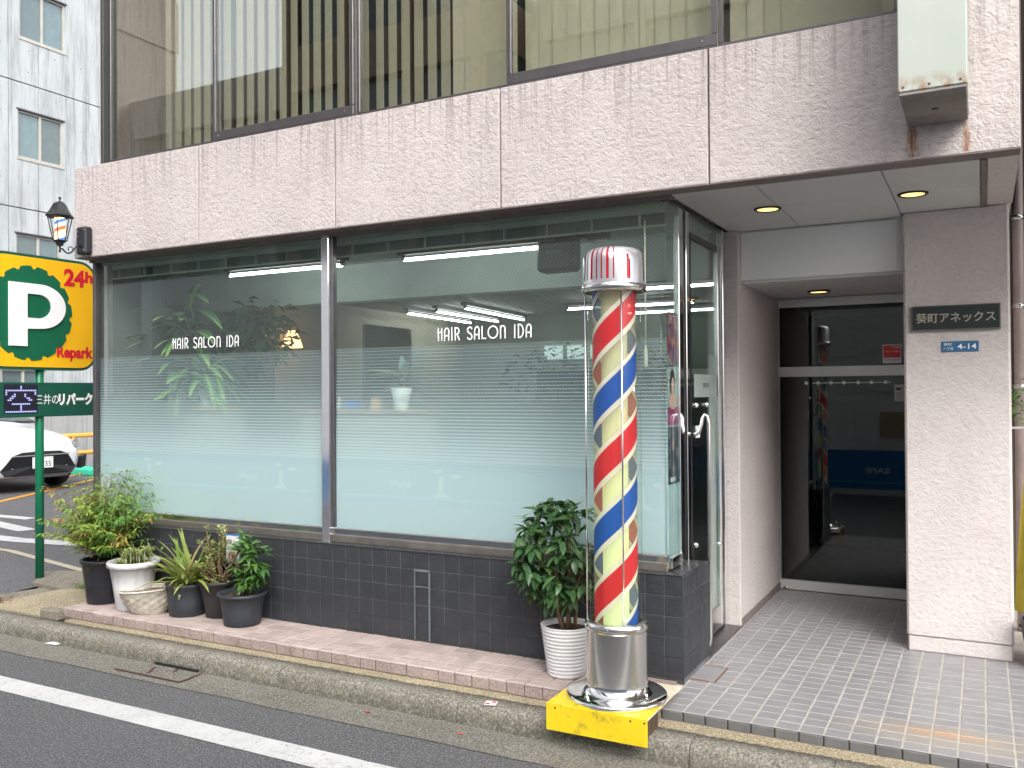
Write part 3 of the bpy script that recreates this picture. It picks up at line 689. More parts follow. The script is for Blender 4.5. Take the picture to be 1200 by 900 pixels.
hp = [(.0, .03, 1.262), (.03, .03, 1.258), (.052, .03, 1.27), (.062, .035, 1.31), (.066, .045, 1.345), (.078, .05, 1.368), (.094, .05, 1.358), (.10, .05, 1.32), (.10, .05, .9), (.10, .05, .5), (.10, .05, .12), (.095, .05, .085), (.08, .05, .062), (.04, .045, .055), (.0, .045, .055)]
MB().tube(hp, .0115, 12).build('handle', M['steel'], sdn)
# posters stuck inside the corner glass
def blotch(name, cols, sc_=22):
    t = NT(name); p = t.pos(); v = t.n('TexVoronoi', {'Vector': t.scale(p, 1, 1, .7), 'Scale': float(sc_)})
    f = t.sep(v.outputs['Color'])[0]
    return t.finish(t.n('BsdfPrincipled', {'Base Color': t.ramp(f, cols), 'Roughness': .5}).outputs[0])
def poster(name, label, z0, z1, mat):
    o = thing(name, label, 'poster', (-1.4702, 4.612, (z0+z1)/2))
    B(-.0008, .0008, -.078, .075, -(z1-z0)/2, (z1-z0)/2).build('sheet', mat, o); return o
pbase = lambda n, c: pbr(n, c, .5, 0, .15, 40)
p = poster('poster', 'red topped magazine poster on the corner glass, highest of three', 1.64, 1.925, blotch('poster_a', [(0, (.5, .03, .03)), (.3, (.04, .13, .3)), (.5, (.55, .5, .45)), (.7, (.5, .05, .04)), (.9, (.06, .2, .4))], 28))
text('title', 'JET', M['whitetext'], p, (.0018, 0, .10), RIGHT, width=.12, height=.05)
p = poster('poster', 'portrait poster of a dark haired woman with a pink band, middle of three', 1.32, 1.632, pbase('poster_b', (.55, .62, .66)))
B(.0, .002, -.088, .075, -.156, -.06).build('pink_band', pbase('pink', (.45, .08, .22)), p)
def ell(cy, cz, ry, rz, x=.0022, n=20): return MB().face([(x, cy+ry*math.cos(2*PI*i/n), cz+rz*math.sin(2*PI*i/n)) for i in range(n)])
ell(-.005, .07, .042, .075).build('hair', M['black'], p); ell(.0, .055, .026, .046, .0026).build('face', pbase('skin', (.62, .42, .34)), p)
ell(.0, -.028, .062, .045, .0024).build('shoulders', pbase('skin2', (.60, .40, .33)), p)
p = poster('poster', 'dark blue evening photo poster, lowest of three on the corner glass', 1.005, 1.308, blotch('poster_c', [(0, (.01, .012, .025)), (.6, (.02, .03, .07)), (.8, (.03, .05, .12)), (.95, (.25, .2, .18))], 30))
B(.0, .002, -.05, .04, -.14, -.115).build('white_strip', M['white'], p); ell(0, .06, .02, .035).build('face', pbase('skin3', (.4, .28, .22)), p)
# ------------------------------------------------------------------ upper windows
UZ = 3.225
B(-5.72, -.315, 6.4, 6.5, 3.2, 5.25).build('room_wall', pbr('upper_room', (.10, .095, .08), .9), bld)
B(-5.72, -.315, 4.62, 6.4, 3.142, 3.16).build('room_floor', pbr('upper_floor', (.12, .11, .10), .9), bld)
secs = [(-5.71, -4.61, 4.41, .018), (-4.61, -3.415, 4.375, .06), (-3.415, -2.335, 4.41, .018), (-2.335, -1.155, 4.375, .06), (-1.155, -.317, 4.41, .018)]
slat = pbr('blind_slat', (.66, .65, .54), .7, 0, .05, 20)
slm = CB(-.044, .044, -.001, .001, 0, 2.0, c=.0004).mesh('slat'); slm.materials.append(slat)
for i, (a, b, y, bh) in enumerate(secs):
    wn = CB(a, b, y-.004, y+.03, 3.205, UZ-.001, c=.002).build('window', M['dark_alu'], bld)
    th = .024
    CB(a, b, y, y+.03, UZ, UZ+bh, c=.003).build('bottom_rail', M['dark_alu'], wn)
    CB(a, a+th, y, y+.03, UZ+bh, 5.25, c=.003).build('stile', M['dark_alu'], wn); CB(b-th, b, y, y+.03, UZ+bh, 5.25, c=.003).build('stile', M['dark_alu'], wn)
    B(a+th, b-th, y+.012, y+.018, UZ+bh, 5.25).build('pane', M['upglass'], wn)
    if bh > .03:
        for q in (a+.05, b-.07): MB().tube([(q, y-.003, UZ+.03), (q, y+.002, UZ+.03)], .007, 8).build('rivet', M['steel'], wn)
    x = a+.07
    while x < b-.04:
        if i == 0 and x < -5.28: x += .098; continue
        closed = x > -2.83
        ang = R(7) if closed else R(-17+4*math.sin(x*2.3))
        link('slat', slm, None, wn, (x, 4.56+rnd.uniform(-.002, .002), 3.19), (0, 0, ang+rnd.uniform(-.03, .03)))
        x += .0865 if closed else .098
CB(-5.735, -5.705, 4.36, 4.48, 3.2, 5.3, c=.004).build('corner_post', pbr('corner_post', (.035, .037, .035), .5), bld)
# ================================================================== SALON INTERIOR
iw = lambda n, c, v=.1: pbr(n, c, .8, 0, v, 3)
B(-5.99, -5.94, 4.62, 6.4, 0, 2.5).build('inner_wall', iw('inner_dark', (.15, .165, .16)), bld)
B(-5.99, -5.93, 6.4, 9.88, 0, 2.5).build('inner_wall', iw('inner_beige', (.42, .38, .30)), bld)
B(-5.93, -1.50, 9.80, 9.88, 0, 2.5).build('inner_wall', iw('inner_back', (.22, .24, .20)), bld)
B(-1.50, -1.47, 5.66, 9.8, 0, 2.5).build('inner_wall', iw('inner_right', (.22, .23, .21)), bld)
B(-5.94, -1.50, 5.5, 5.62, 2.215, 2.5).build('bulkhead', iw('bulkhead', (.52, .56, .53)), bld)
B(-5.94, -1.49, 4.56, 9.8, 2.50, 2.515).build('inner_ceiling', iw('inner_ceiling', (.30, .33, .31)), bld)
B(-5.94, -1.49, 5.62, 9.8, 2.43, 2.44).build('inner_ceiling', iw('rear_ceiling', (.24, .23, .20)), bld)
B(-5.94, -1.49, 4.60, 9.8, .0, .02).build('inner_floor', iw('inner_floor', (.25, .23, .20)), bld)
B(-5.62, -5.50, 4.62, 4.76, 0, 2.5).build('inner_post', iw('inner_post', (.05, .06, .06)), bld)
B(-4.75, -4.72, 6.2, 6.9, .2, 2.1).build('partition', iw('partition', (.20, .20, .17)), bld)
# blind box behind the glass top, a row of pale panels
bbx = MB().box(-5.92, -1.50, 4.625, 4.63, 2.40, 2.50).build('blind_box', iw('blindbox', (.15, .17, .15)), bld)
B(-5.92, -1.50, 4.60, 4.622, 2.392, 2.402).build('rail', iw('railg', (.42, .46, .40)), bbx); B(-5.92, -1.50, 4.60, 4.622, 2.468, 2.50).build('rail', iw('railg2', (.42, .46, .40)), bbx)
for i in range(16): B(-5.85+.28*i, -5.843+.28*i, 4.60, 4.622, 2.402, 2.468).build('divider', iw('divg', (.40, .42, .40)), bbx)
lamp = emit('fluorescent', (.90, 1, .96), 7.0); wl_ = M['white']
def tube_light(x0, y0, x1, y1, z, label, n=1):
    L = math.hypot(x1-x0, y1-y0); o = thing('tube_light', label, 'ceiling light', ((x0+x1)/2, (y0+y1)/2, z), (0, 0, math.atan2(y1-y0, x1-x0)), 'fluorescent tubes in the salon')
    B(-L/2-.04, L/2+.04, -.03, .03, .03, .06).build('batten', M['dark_alu'], o)
    MB().tube([(-L/2, 0, 0), (L/2, 0, 0)], .0115, 10).build('tube', lamp, o)
    for s in (-1, 1): B(s*L/2-.012, s*L/2+.012, -.012, .012, -.006, .03).build('socket', M['dark_alu'], o)
tube_light(-5.02, 4.93, -3.95, 4.93, 2.40, 'long lit tube lamp behind the left pane, nearest the street')
tube_light(-3.44, 4.95, -2.35, 4.95, 2.40, 'long lit tube lamp behind the right pane, beside the speaker')
tube_light(-5.45, 7.9, -5.55, 9.4, 2.36, 'lit tube deep in the salon, leftmost of three slanting tubes')
tube_light(-5.08, 7.9, -5.17, 9.4, 2.36, 'lit tube deep in the salon, middle of three slanting tubes')
tube_light(-4.64, 7.75, -4.79, 9.35, 2.36, 'lit tube deep in the salon, rightmost of three slanting tubes')
tube_light(-3.7, 8.2, -2.4, 8.2, 2.34, 'lit tube at the rear right of the salon, behind the barber pole cap')
tube_light(-3.7, 9.2, -2.2, 9.2, 2.36, 'lit tube at the rear right, furthest from the street')
tube_light(-2.9, 6.9, -1.8, 6.9, 2.34, 'lit tube seen right of the barber pole above the plants')
# bright cabinets with back light at the rear
cb = thing('lit_mirror', 'pale lit mirror panel low on the rear salon wall', 'mirror', (-4.35, 9.72, 1.9))
for k in range(3): B(-.35+.3*k, -.12+.3*k, 0, .03, -.0, .16).build('light_panel', emit('panel_glow', (.75, 1, .92), .25), cb)
# speaker
spk = thing('speaker', 'black loudspeaker on a ceiling bracket behind the right pane', 'speaker', (-2.315, 4.93, 2.36))
MB().cbox(-.125, .125, 0, .14, -.115, .105, c=.02).build('cabinet', pbr('speaker_black', (.018, .02, .022), .5), spk)
MB().cbox(-.10, .22, .05, .09, .08, .115, c=.006).build('bracket', M['dark_alu'], spk)
text('lettering', 'BOSE', pbr('badge', (.22, .23, .23), .5), spk, (0, -.003, -.0), FRONT, width=.11, height=.018, shear=.3)
rc = thing('ceiling_bracket', 'dark rod projector bracket under the salon ceiling, right of the speaker', 'bracket', (-2.10, 4.97, 2.44)); MB().tube([(0, 0, 0), (.13, 0, 0)], .028, 12).build('rod', M['dark_alu'], rc); MB().tube([(0.02, 0, -.03), (.12, 0, -.03)], .012, 10).build('pin', M['steel'], rc)
mo = MB().lathe([(.035, 0), (.045, -.006), (.045, .01)], n=24); o = mo.build('ceiling_lamp', M['black'], None, (-2.64, 4.72, 2.492)); tag(o, 'small amber ceiling lamp seen through the right pane left of the speaker', 'lamp')
MB().disc(0, 0, -.004, .04, 24, False).build('lens', emit('amber', (1, .55, .12), 1.4), o)
pull = thing('blind_cord', 'cream blind pull cord hanging inside the glass right of the barber pole', 'cord', (-1.60, 4.56, 2.3)); MB().tube([(0, 0, .12), (0, 0, -.55)], .004, 6).build('cord', pbr('cord', (.6, .58, .45), .6), pull); MB().lathe([(.004, -.55), (.009, -.58), (.011, -.66), (.004, -.67)], n=10).build('toggle', pbr('toggle', (.62, .6, .45), .5), pull)
# shelves
def shelf(x0, x1, y0, y1, z, label):
    o = thing('shelf', label, 'shelf', ((x0+x1)/2, (y0+y1)/2, z)); L = (x1-x0)/2; D = (y1-y0)/2
    CB(-L, L, -D, D, -.022, 0).build('board', M['wood'], o); B(-L+.02, L-.02, -D+.03, D, -.9, -.023).build('panel', iw('shelfpanel', (.33, .30, .28)), o)
shelf(-4.42, -3.34, 4.98, 5.22, 1.385, 'wooden shelf behind the mullion with a pot and papers on it'); shelf(-5.92, -5.02, 4.86, 5.08, 1.40, 'wooden shelf behind the left pane carrying a white pot')
B_ = lambda n, l, c, x0, x1, y0, y1, z0, z1, m: tag(CB(x0, x1, y0, y1, z0, z1).build(n, m), l, c)
B_('paper_box', 'white box standing on the shelf right of the mullion', 'box', -4.20, -4.12, 5.05, 5.12, 1.388, 1.48, M['white'])
B_('paper_box', 'tan card box on the shelf left of the plant pot', 'box', -3.80, -3.745, 5.05, 5.10, 1.388, 1.47, pbr('card', (.55, .35, .18), .7))
B_('bottle', 'blue tub on the shelf behind the mullion', 'tub', -4.02, -3.95, 5.05, 5.12, 1.388, 1.45, M['blue'])
B_('picture_frame', 'framed picture on the rear wall seen between the panes', 'picture', -5.92, -5.90, 8.2, 8.9, 1.55, 2.05, pbr('pic', (.35, .36, .32), .4))
B_('picture_frame', 'grey framed print at the rear of the salon under the tubes', 'picture', -5.3, -4.75, 9.76, 9.79, 1.35, 1.9, pbr('pic2', (.16, .2, .24), .4))
B_('cabinet', 'dark blue cabinet at the rear of the salon', 'cabinet', -4.6, -3.0, 9.3, 9.75, .02, 1.75, pbr('cab', (.05, .065, .10), .5))
B_('cabinet', 'dark salon cabinet near the rear plants', 'cabinet', -3.0, -1.8, 8.0, 8.6, .02, 1.65, pbr('cab2', (.06, .075, .08), .5))
# wall clock and lamp
cl = thing('wall_lamp', 'orange glass wall lamp glowing inside the left pane', 'lamp', (-5.90, 6.45, 2.02))
MB().lathe([(.10, -.08), (.075, 0), (.035, .08)], n=20).build('shade', emit('lamp_shade', (1, .55, .22), 1.5), cl, loc=(.13, 0, 0)); MB().tube([(0, 0, .06), (.08, 0, .10), (.13, 0, .08)], .008, 8).build('arm', M['dark_alu'], cl)
ck = thing('wall_clock', 'small round brass clock beside the glowing wall lamp', 'clock', (-5.92, 6.25, 2.09), (0, 0, 0))
MB().lathe([(.0, .02), (.055, .02), (.075, .02), (.09, .03), (.095, .0)], n=28).build('case', M['dark_alu'], ck, rot=(0, PI/2, 0)); MB().lathe([(0, .024), (.06, .024)], n=24).build('face', pbr('clockface', (.50, .55, .20), .4), ck, rot=(0, PI/2, 0)); B(.026, .029, -.04, .03, -.01, .01).build('hand', M['black'], ck)
# ================================================================== PLANTS
def leaf_mesh(L, W, droop=.3, fold=.25, n=5, name='leaf'):
    m = MB(); pts = []
    for i in range(n+1):
        t = i/n; wd = W/2*math.sin(PI*min(1, t*.94+.06))**.75*(1-.25*t) if i < n else 0
        x = L*(t-.10*droop*t*t); z = -droop*L*t*t
        pts.append(((x, -wd, z+fold*wd), (x, 0, z), (x, wd, z+fold*wd)))
    for a, b in zip(pts, pts[1:]):
        if b[0][1] == 0:
            m.face([a[0], b[1], a[1]], True); m.face([a[1], b[1], a[2]], True)
        else:
            m.face([a[0], b[0], b[1], a[1]], True); m.face([a[1], b[1], b[2], a[2]], True)
    return m
def leaf_verts(L, W, droop, fold, n=3):
    m = leaf_mesh(L, W, droop, fold, n); return m.v, m.f
def rotm(yaw, pitch, roll, loc): return Matrix.Translation(loc) @ Matrix.Rotation(yaw, 4, 'Z') @ Matrix.Rotation(-pitch, 4, 'Y') @ Matrix.Rotation(roll, 4, 'X')
def add_leaf(mb, lv, Mx): mb.raw([Mx@Vector(p) for p in lv[0]], lv[1], True)
def pot(root, rb, rt_, h, mat, rim=.012, rimh=.025, ribs=0, feet=False, n=40, octa=0, inner=None):
    prof = [(rb*.96, 0), (rb, .004), (rb+(rt_-rb)*.5, h*.5), (rt_, h-rimh), (rt_+rim, h-rimh+.003), (rt_+rim+.002, h-.004), (rt_+rim*.7, h), (rt_-.006, h), (rt_-.01, h-.03)]
    if ribs:
        prof = [(rb*.96, 0)]
        for i in range(ribs*4+1):
            t = i/(ribs*4); prof.append((rb+(rt_-rb)*t+.0022*math.sin(t*ribs*2*PI), .004+(h-.01)*t))
        prof += [(rt_+.003, h), (rt_-.006, h), (rt_-.01, h-.03)]
    wob = (lambda a, z: 1/math.cos(((a+PI/octa) % (2*PI/octa))-PI/octa)*.97) if octa else None
    m = MB().lathe(prof, n=n if not octa else octa*4, wob=wob); m.disc(0, 0, .002, rb*.95, 24, False)
    p_ = m.build('pot', mat, root)
    s_ = MB().disc(0, 0, h-.03, rt_-.008, 28)
    for k in range(60):
        a = rnd.uniform(0, 2*PI); q = (rt_-.02)*math.sqrt(rnd.random()); d = rnd.uniform(.003, .008)
        s_.cbox(q*math.cos(a)-d, q*math.cos(a)+d, q*math.sin(a)-d, q*math.sin(a)+d, h-.034, h-.03+d*1.2, c=d*.4)
    s_.build('soil', M['soil'], root); return p_
blackp = pbr('black_plastic', (.018, .02, .026), .42, 0, .2, 8, .1, grime=.0)
greyp = pbr('dark_grey_plastic', (.035, .042, .052), .5, 0, .2, 10, .1)
# --- big glossy shrub beside the barber pole
lg = leafmat('glossy_dark_leaf', (.045, .125, .045), (.10, .20, .065), rough=.33); ly = leafmat('yellowing_leaf', (.22, .20, .03), (.12, .17, .03)); ln = leafmat('young_leaf', (.10, .19, .04), (.16, .24, .06))
big = thing('potted_shrub', 'tall glossy leaved shrub in a ribbed white pot beside the barber pole', 'potted plant', (-1.945, 4.262, .0225))
pot(big, .100, .134, .262, pbr('ribbed_white_pot', (.72, .71, .71), .35, 0, .04, 8), ribs=13)
stems = []
for k, (bx, by, tx, ty, hz) in enumerate(((-.02, 0, -.13, -.02, .52), (.03, .01, .10, .04, .56), (0, .03, .0, .05, .62), (-.01, -.02, -.04, -.10, .48), (.02, -.01, .05, -.05, .60))):
    p0 = Vector((bx, by, .235)); p3 = Vector((tx, ty, .235+hz*.8))
    pts = [p0.lerp(p3, t)+Vector((.012*math.sin(7*t+k), .01*math.cos(5*t+k), 0)) for t in (0, .25, .5, .75, 1)]
    MB().tube(pts, [.011, .010, .009, .007, .005], 8).build('stem', M['bark'], big); stems.append(pts)
lms = []
for k in range(5):
    me = leaf_mesh(rnd.uniform(.085, .115), rnd.uniform(.036, .046), rnd.uniform(.25, .55), .25, 5).mesh('leaf'); me.materials.append(lg); lms.append(me)
lms_y = [leaf_mesh(.09, .034, .4, .3, 5).mesh('leaf') for _ in range(1)]; lms_y[0].materials.append(ly)
lms_n = [leaf_mesh(.075, .026, .1, .3, 5).mesh('leaf') for _ in range(1)]; lms_n[0].materials.append(ln)
nl = 0; tries = 0
whorls = []
while len(whorls) < 41 and tries < 4000:
    tries += 1
    a = rnd.uniform(0, 2*PI); u = rnd.uniform(-1, 1); q = math.sqrt(1-u*u)
    rr = rnd.uniform(.72, 1)**.5
    x = .235*rr*q*math.cos(a)-.03; y = .17*rr*q*math.sin(a); z = .64+.27*rr*u
    if z < .45: x -= .04
    if all((Vector((x, y, z))-w_).length > .062 for w_ in whorls): whorls.append(Vector((x, y, z)))
br = MB()
for c in whorls:
    out = Vector((c.x, c.y, (c.z-.52)*.9)); out.normalize()
    s0 = min((p for st_ in stems for p in st_[2:]), key=lambda p: (p-c).length); br.tube([s0, s0.lerp(c, .5)+Vector((0, 0, .012)), c], [.004, .003, .002], 5)
    a0 = rnd.uniform(0, 2*PI); kk = rnd.choice((6, 7, 7, 8))
    for j in range(kk):
        if nl >= 285: break
        yaw = a0+2*PI*j/kk+rnd.uniform(-.3, .3); low = c.z < .55
        pitch = rnd.uniform(-1.0, .0) if low else rnd.uniform(-.75, .55)
        top = c.z > .72
        if top: pitch = rnd.uniform(-.2, .9)
        d = Vector((math.cos(yaw), math.sin(yaw), 0)); yaw = math.atan2(d.y+out.y*.7, d.x+out.x*.7)
        mm = rnd.choice(lms); q = rnd.random()
        if c.z < .6 and c.x < -.05 and q < .16: mm = lms_y[0]
        elif top and q < .22: mm = lms_n[0]
        s = rnd.uniform(.75, 1.12)*(1.0 if not top else .85)
        link('leaf', mm, None, big, c, Matrix(rotm(yaw, pitch, rnd.uniform(-.5, .5), (0, 0, 0))).to_euler(), (s, s, s)); nl += 1
br.build('twigs', M['bark'], big)
m = MB()
for _ in range(420):
    c = rnd.choice(whorls); p_ = Vector((c.x*.9-.0, c.y*.9, (c.z-.63)*.93+.63))+Vector((rnd.uniform(-.05, .05), rnd.uniform(-.05, .05), rnd.uniform(-.05, .04)))
    add_leaf(m, leaf_verts(rnd.uniform(.07, .11), rnd.uniform(.03, .042), rnd.uniform(.2, .5), .25, 4), rotm(rnd.uniform(0, 6.3), rnd.uniform(-.9, .5), rnd.uniform(-.5, .5), p_))
o = m.build('inner_foliage', lg, big); o['kind'] = 'stuff'
fl = MB()
for q in ((-.02, -.16, .66), (.09, -.15, .62), (.12, -.13, .56)):
    for k in range(5): add_leaf(fl, leaf_verts(.012, .007, .1, .1, 2), rotm(k*1.26, .3, 0, q))
fl.build('blossom', pbr('blossom', (.65, .35, .35), .6), big)
# --- feathery bush in the big black pot
def bush(root, mat, n, centers, Ls, Ws, droop=.2, name='foliage', nseg=2, up_=0):
    m = MB(); 
    for _ in range(n):
        c, rad = rnd.choice(centers); a = rnd.uniform(0, 2*PI); u = rnd.uniform(-1, 1); q = math.sqrt(1-u*u); rr = rnd.uniform(.25, 1)**.6
        p_ = Vector(c)+Vector((rad[0]*rr*q*math.cos(a), rad[1]*rr*q*math.sin(a), rad[2]*rr*u))
        add_leaf(m, leaf_verts(rnd.uniform(*Ls), rnd.uniform(*Ws), droop, .3, nseg), rotm(a+rnd.uniform(-1, 1), rnd.uniform(-.7, .6)+up_, rnd.uniform(-.9, .9), p_))
    return m.build(name, mat, root)
nand_y = leafmat('feathery_leaf', (.20, .36, .05), (.42, .48, .09)); nand_g = leafmat('feathery_leaf_green', (.10, .25, .05), (.20, .36, .07)); nand_o = leafmat('orange_tip_leaf', (.45, .36, .08), (.45, .24, .09))
b1 = thing('potted_bush', 'wide feathery yellow green bush in the tall black pot at the left end', 'potted plant', (-5.585, 4.27, .0225))
pot(b1, .118, .152, .31, blackp, octa=12)
fr = [MB(), MB(), MB()]; stm = MB()
for k in range(210):
    a = rnd.uniform(0, 2*PI); lean = rnd.uniform(.12, 1.2); L = rnd.uniform(.20, .54)
    base = Vector((rnd.uniform(-.05, .05), rnd.uniform(-.05, .05), .30+rnd.uniform(0, .2)))
    if k == 0: a, lean, L, base = -.1, .95, .74, Vector((0, 0, .45))
    if k == 1: a, lean, L, base = .1, 1.05, .66, Vector((0, 0, .44))
    if k in (2, 3): a, lean, L, base = PI+.5*k-1, 1.05, .46, Vector((0, 0, .42))
    dirv = Vector((math.cos(a)*math.sin(lean), math.sin(a)*math.sin(lean), math.cos(lean)))
    pts = []
    for i in range(9):
        t = i/8; pts.append(base+dirv*L*t+Vector((0, 0, -.16*L*t*t*lean)))
    stm.tube(pts, [.0025*(1-.6*i/8) for i in range(9)], 4)
    mi = 0 if (a % (2*PI) > PI*.5 and a % (2*PI) < PI*1.5) or rnd.random() < .25 else 1
    if rnd.random() < .12: mi = 2
    for i in range(2, 9):
        for s in (-1, 1):
            for sub in range(3):
                az = a+s*rnd.uniform(.4, 1.5); p_ = pts[i]+Vector((math.cos(az), math.sin(az), rnd.uniform(-.2, .1)))*.022*sub
                add_leaf(fr[mi], leaf_verts(rnd.uniform(.028, .05), rnd.uniform(.011, .018), .3, .25, 2), rotm(az+rnd.uniform(-.6, .6), rnd.uniform(-.7, .4), rnd.uniform(-.6, .6), p_))
stm.build('stem', M['bark'], b1)
for i, mm in enumerate((nand_y, nand_g, nand_o)):
    o = fr[i].build('foliage', mm, b1); o['kind'] = 'stuff'
# --- succulents in the white pot
b2 = thing('potted_succulents', 'low pale green succulents in the round white pot', 'potted plant', (-5.235, 4.235, .0225))
wp = pbr('dirty_white_pot', (.68, .69, .70), .4, 0, .06, 5, 0, grime=.35)
pot(b2, .115, .158, .33, wp, rim=.018, rimh=.04, octa=16)
suc = leafmat('succulent', (.30, .38, .14), (.55, .58, .28), rough=.5)
for (n_, rr_) in ((38, .125),):
    for k in range(n_):
        a = rnd.uniform(0, 2*PI); q = rr_*math.sqrt(rnd.random()); cz = .305+rnd.uniform(0, .055)+(.035 if math.cos(a) > .2 else 0)
        m = MB()
        for j in range(11): add_leaf(m, leaf_verts(rnd.uniform(.028, .044), .016, -.2, .4, 2), rotm(j*2.4, .05+.09*j, 0, (q*math.cos(a), q*math.sin(a), cz+.0015*j)))
        m.tube([(q*math.cos(a), q*math.sin(a), .29), (q*math.cos(a), q*math.sin(a), cz)], .003, 5)
        m.build('rosette', suc, b2)
# --- woven oval bowl
bw = thing('woven_bowl', 'pale woven oval bowl of dry soil leaning between the white and black pots', 'bowl planter', (-5.03, 4.19, .0225), (0, 0, R(28))); bw.scale = (.85, .92, .92)
m = MB(); n = 48; prof = []; NL = 14
def wv(j, i): return 1+.05*math.sin(i*PI*.5+(j//2 % 2)*PI)*(1 if 0 < j < NL-1 else 0)+.006*(j % 2)
V = []; F = []
for j in range(NL+1):
    t = j/NL; r_ = (.105+.075*t**.8); z = .175*t
    for i in range(n):
        a = 2*PI*i/n; V.append((r_*1.28*math.cos(a)*wv(j, i), r_*.80*math.sin(a)*wv(j, i), z+.018*math.cos(a)*t))
for j in range(NL):
    for i in range(n): F.append((j*n+i, j*n+(i+1) % n, (j+1)*n+(i+1) % n, (j+1)*n+i))
m.raw(V, F, True)
m.build('basket', pbr('stone_weave', (.50, .46, .38), .7, 0, .25, 18, .4, 50, grime=.4), bw)
ri = MB(); k = 48; ri.tube([(.182*1.28*math.cos(2*PI*i/k), .182*.80*math.sin(2*PI*i/k), .176+.018*math.cos(2*PI*i/k)) for i in range(k+1)], .0075, 8, cap=False); ri.build('rim', pbr('rimstone', (.58, .55, .48), .6), bw)
MB().disc(0, 0, .155, .17, 32, sx=1.25, sy=.78).build('soil', pbr('dry_soil', (.20, .15, .10), .95, 0, .6, 40, 1), bw)
dry = MB()
for k in range(26): add_leaf(dry, leaf_verts(rnd.uniform(.02, .045), .010, .3, .3, 2), rotm(rnd.uniform(0, 6.3), rnd.uniform(0, 1.1), 0, (rnd.uniform(-.15, .15), rnd.uniform(-.08, .08), .157)))
dry.build('dry_leaves', leafmat('dry_leaf', (.26, .16, .08), (.22, .24, .08)), bw)
# --- strap leaved plant
b4 = thing('potted_strap_plant', 'arching yellow green strap leaves in a black pot with scalloped foot', 'potted plant', (-4.765, 4.285, .0225))
pot(b4, .118, .135, .215, greyp, rim=.006)
sl = leafmat('strap_leaf', (.18, .30, .05), (.45, .46, .14), rough=.5); slb = leafmat('brown_strap_leaf', (.36, .28, .14), (.40, .34, .12))
for k in range(95):
    a = rnd.uniform(0, 2*PI); L = rnd.uniform(.17, .42); W = rnd.uniform(.020, .034); el = rnd.uniform(.6, 1.45)
    m = MB(); N = 8; P0 = Vector((rnd.uniform(-.06, .06), rnd.uniform(-.06, .06), .19)); prev = None; ang = el; p_ = P0.copy()
    curl = rnd.uniform(.5, 1.9)*(1.25-el*.55)
    side = Vector((-math.sin(a), math.cos(a), 0))
    for i in range(N+1):
        t = i/N; wd = W/2*(math.sin(PI*(t*.85+.15))**.7) if i < N else .0005
        cur = (p_-side*wd+Vector((0, 0, wd*.3)), p_.copy(), p_+side*wd+Vector((0, 0, wd*.3)))
        if prev: m.face([prev[0], cur[0], cur[1], prev[1]], True); m.face([prev[1], cur[1], cur[2], prev[2]], True)
        prev = cur; ang -= curl/N; p_ = p_+Vector((math.cos(a)*math.cos(ang), math.sin(a)*math.cos(ang), math.sin(ang)))*L/N
    m.build('leaf', slb if rnd.random() < .14 else sl, b4)
# --- jade plant
b5 = thing('potted_jade', 'woody jade like plant with sparse pale leaves in a flared black pot', 'potted plant', (-4.52, 4.33, .0225))
pot(b5, .082, .125, .245, pbr('brown_black_plastic', (.03, .028, .028), .5, 0, .2, 9), octa=8, rim=.008)
jl = leafmat('jade_leaf', (.32, .38, .12), (.55, .58, .24), rough=.5)
stm = MB(); tips = []
for k, (a, lean, L) in enumerate(((0, .1, .34), (1.2, .45, .26), (2.6, .5, .28), (3.7, .35, .30), (5.0, .5, .22), (.6, .7, .2), (4.3, .75, .2), (2.1, .2, .36), (3.1, .3, .38), (5.6, .25, .36), (.2, .5, .3))):
    pts = [Vector((.02*math.cos(a), .02*math.sin(a), .21))]; d = Vector((math.cos(a)*math.sin(lean), math.sin(a)*math.sin(lean), math.cos(lean)))
    for i in range(1, 6): pts.append(pts[0]+d*L*i/5+Vector((rnd.uniform(-.014, .014), rnd.uniform(-.014, .014), 0)))
    stm.tube(pts, [.010, .009, .008, .006, .005, .003], 7); tips += [pts[-1], pts[-2], pts[3]]
    for z in (2, 3): q = pts[z]+Vector((rnd.uniform(-.05, .05), rnd.uniform(-.05, .05), .04)); stm.tube([pts[z], q], .004, 5); tips.append(q)
tips.append(Vector((.0, .0, .575))); stm.tube([(0, 0, .5), (.0, .0, .575)], .004, 5)
stm.build('stem', M['bark'], b5)
for p_ in tips:
    m = MB()
    for j in range(9): add_leaf(m, leaf_verts(rnd.uniform(.026, .042), rnd.uniform(.016, .022), -.1, .3, 2), rotm(j*2.4+rnd.random(), .0+.09*j, 0, p_+Vector((0, 0, -.012+.003*j))))
    m.build('rosette', jl, b5)
bush(b5, jl, 40, [((0, -.02, .25), (.09, .07, .03))], (.016, .03), (.008, .013), name='undergrowth')
# --- dense dark leaved plant in the grey pot
b6 = thing('potted_laurel', 'dense dark green leafy plant in a round dark grey pot, right of the notice', 'potted plant', (-4.235, 4.255, .0225))
pot(b6, .116, .142, .205, greyp, rim=.014, rimh=.022)
d6 = leafmat('laurel_leaf', (.05, .14, .03), (.13, .26, .06), rough=.36)
lm6 = []
for k in range(4):
    me = leaf_mesh(rnd.uniform(.07, .10), rnd.uniform(.022, .03), rnd.uniform(.2, .5), .25, 4).mesh('leaf'); me.materials.append(d6); lm6.append(me)
c6 = Vector((.035, .0, 0)); stm = MB()
for k in range(6):
    a = k*1.05; top = Vector((.035+.07*math.cos(a), .06*math.sin(a), .40)); stm.tube([(.03+.01*math.cos(a), .01*math.sin(a), .17), (.03+.04*math.cos(a), .03*math.sin(a), .30), top], [.006, .005, .003], 6)
stm.build('stem', M['bark'], b6)
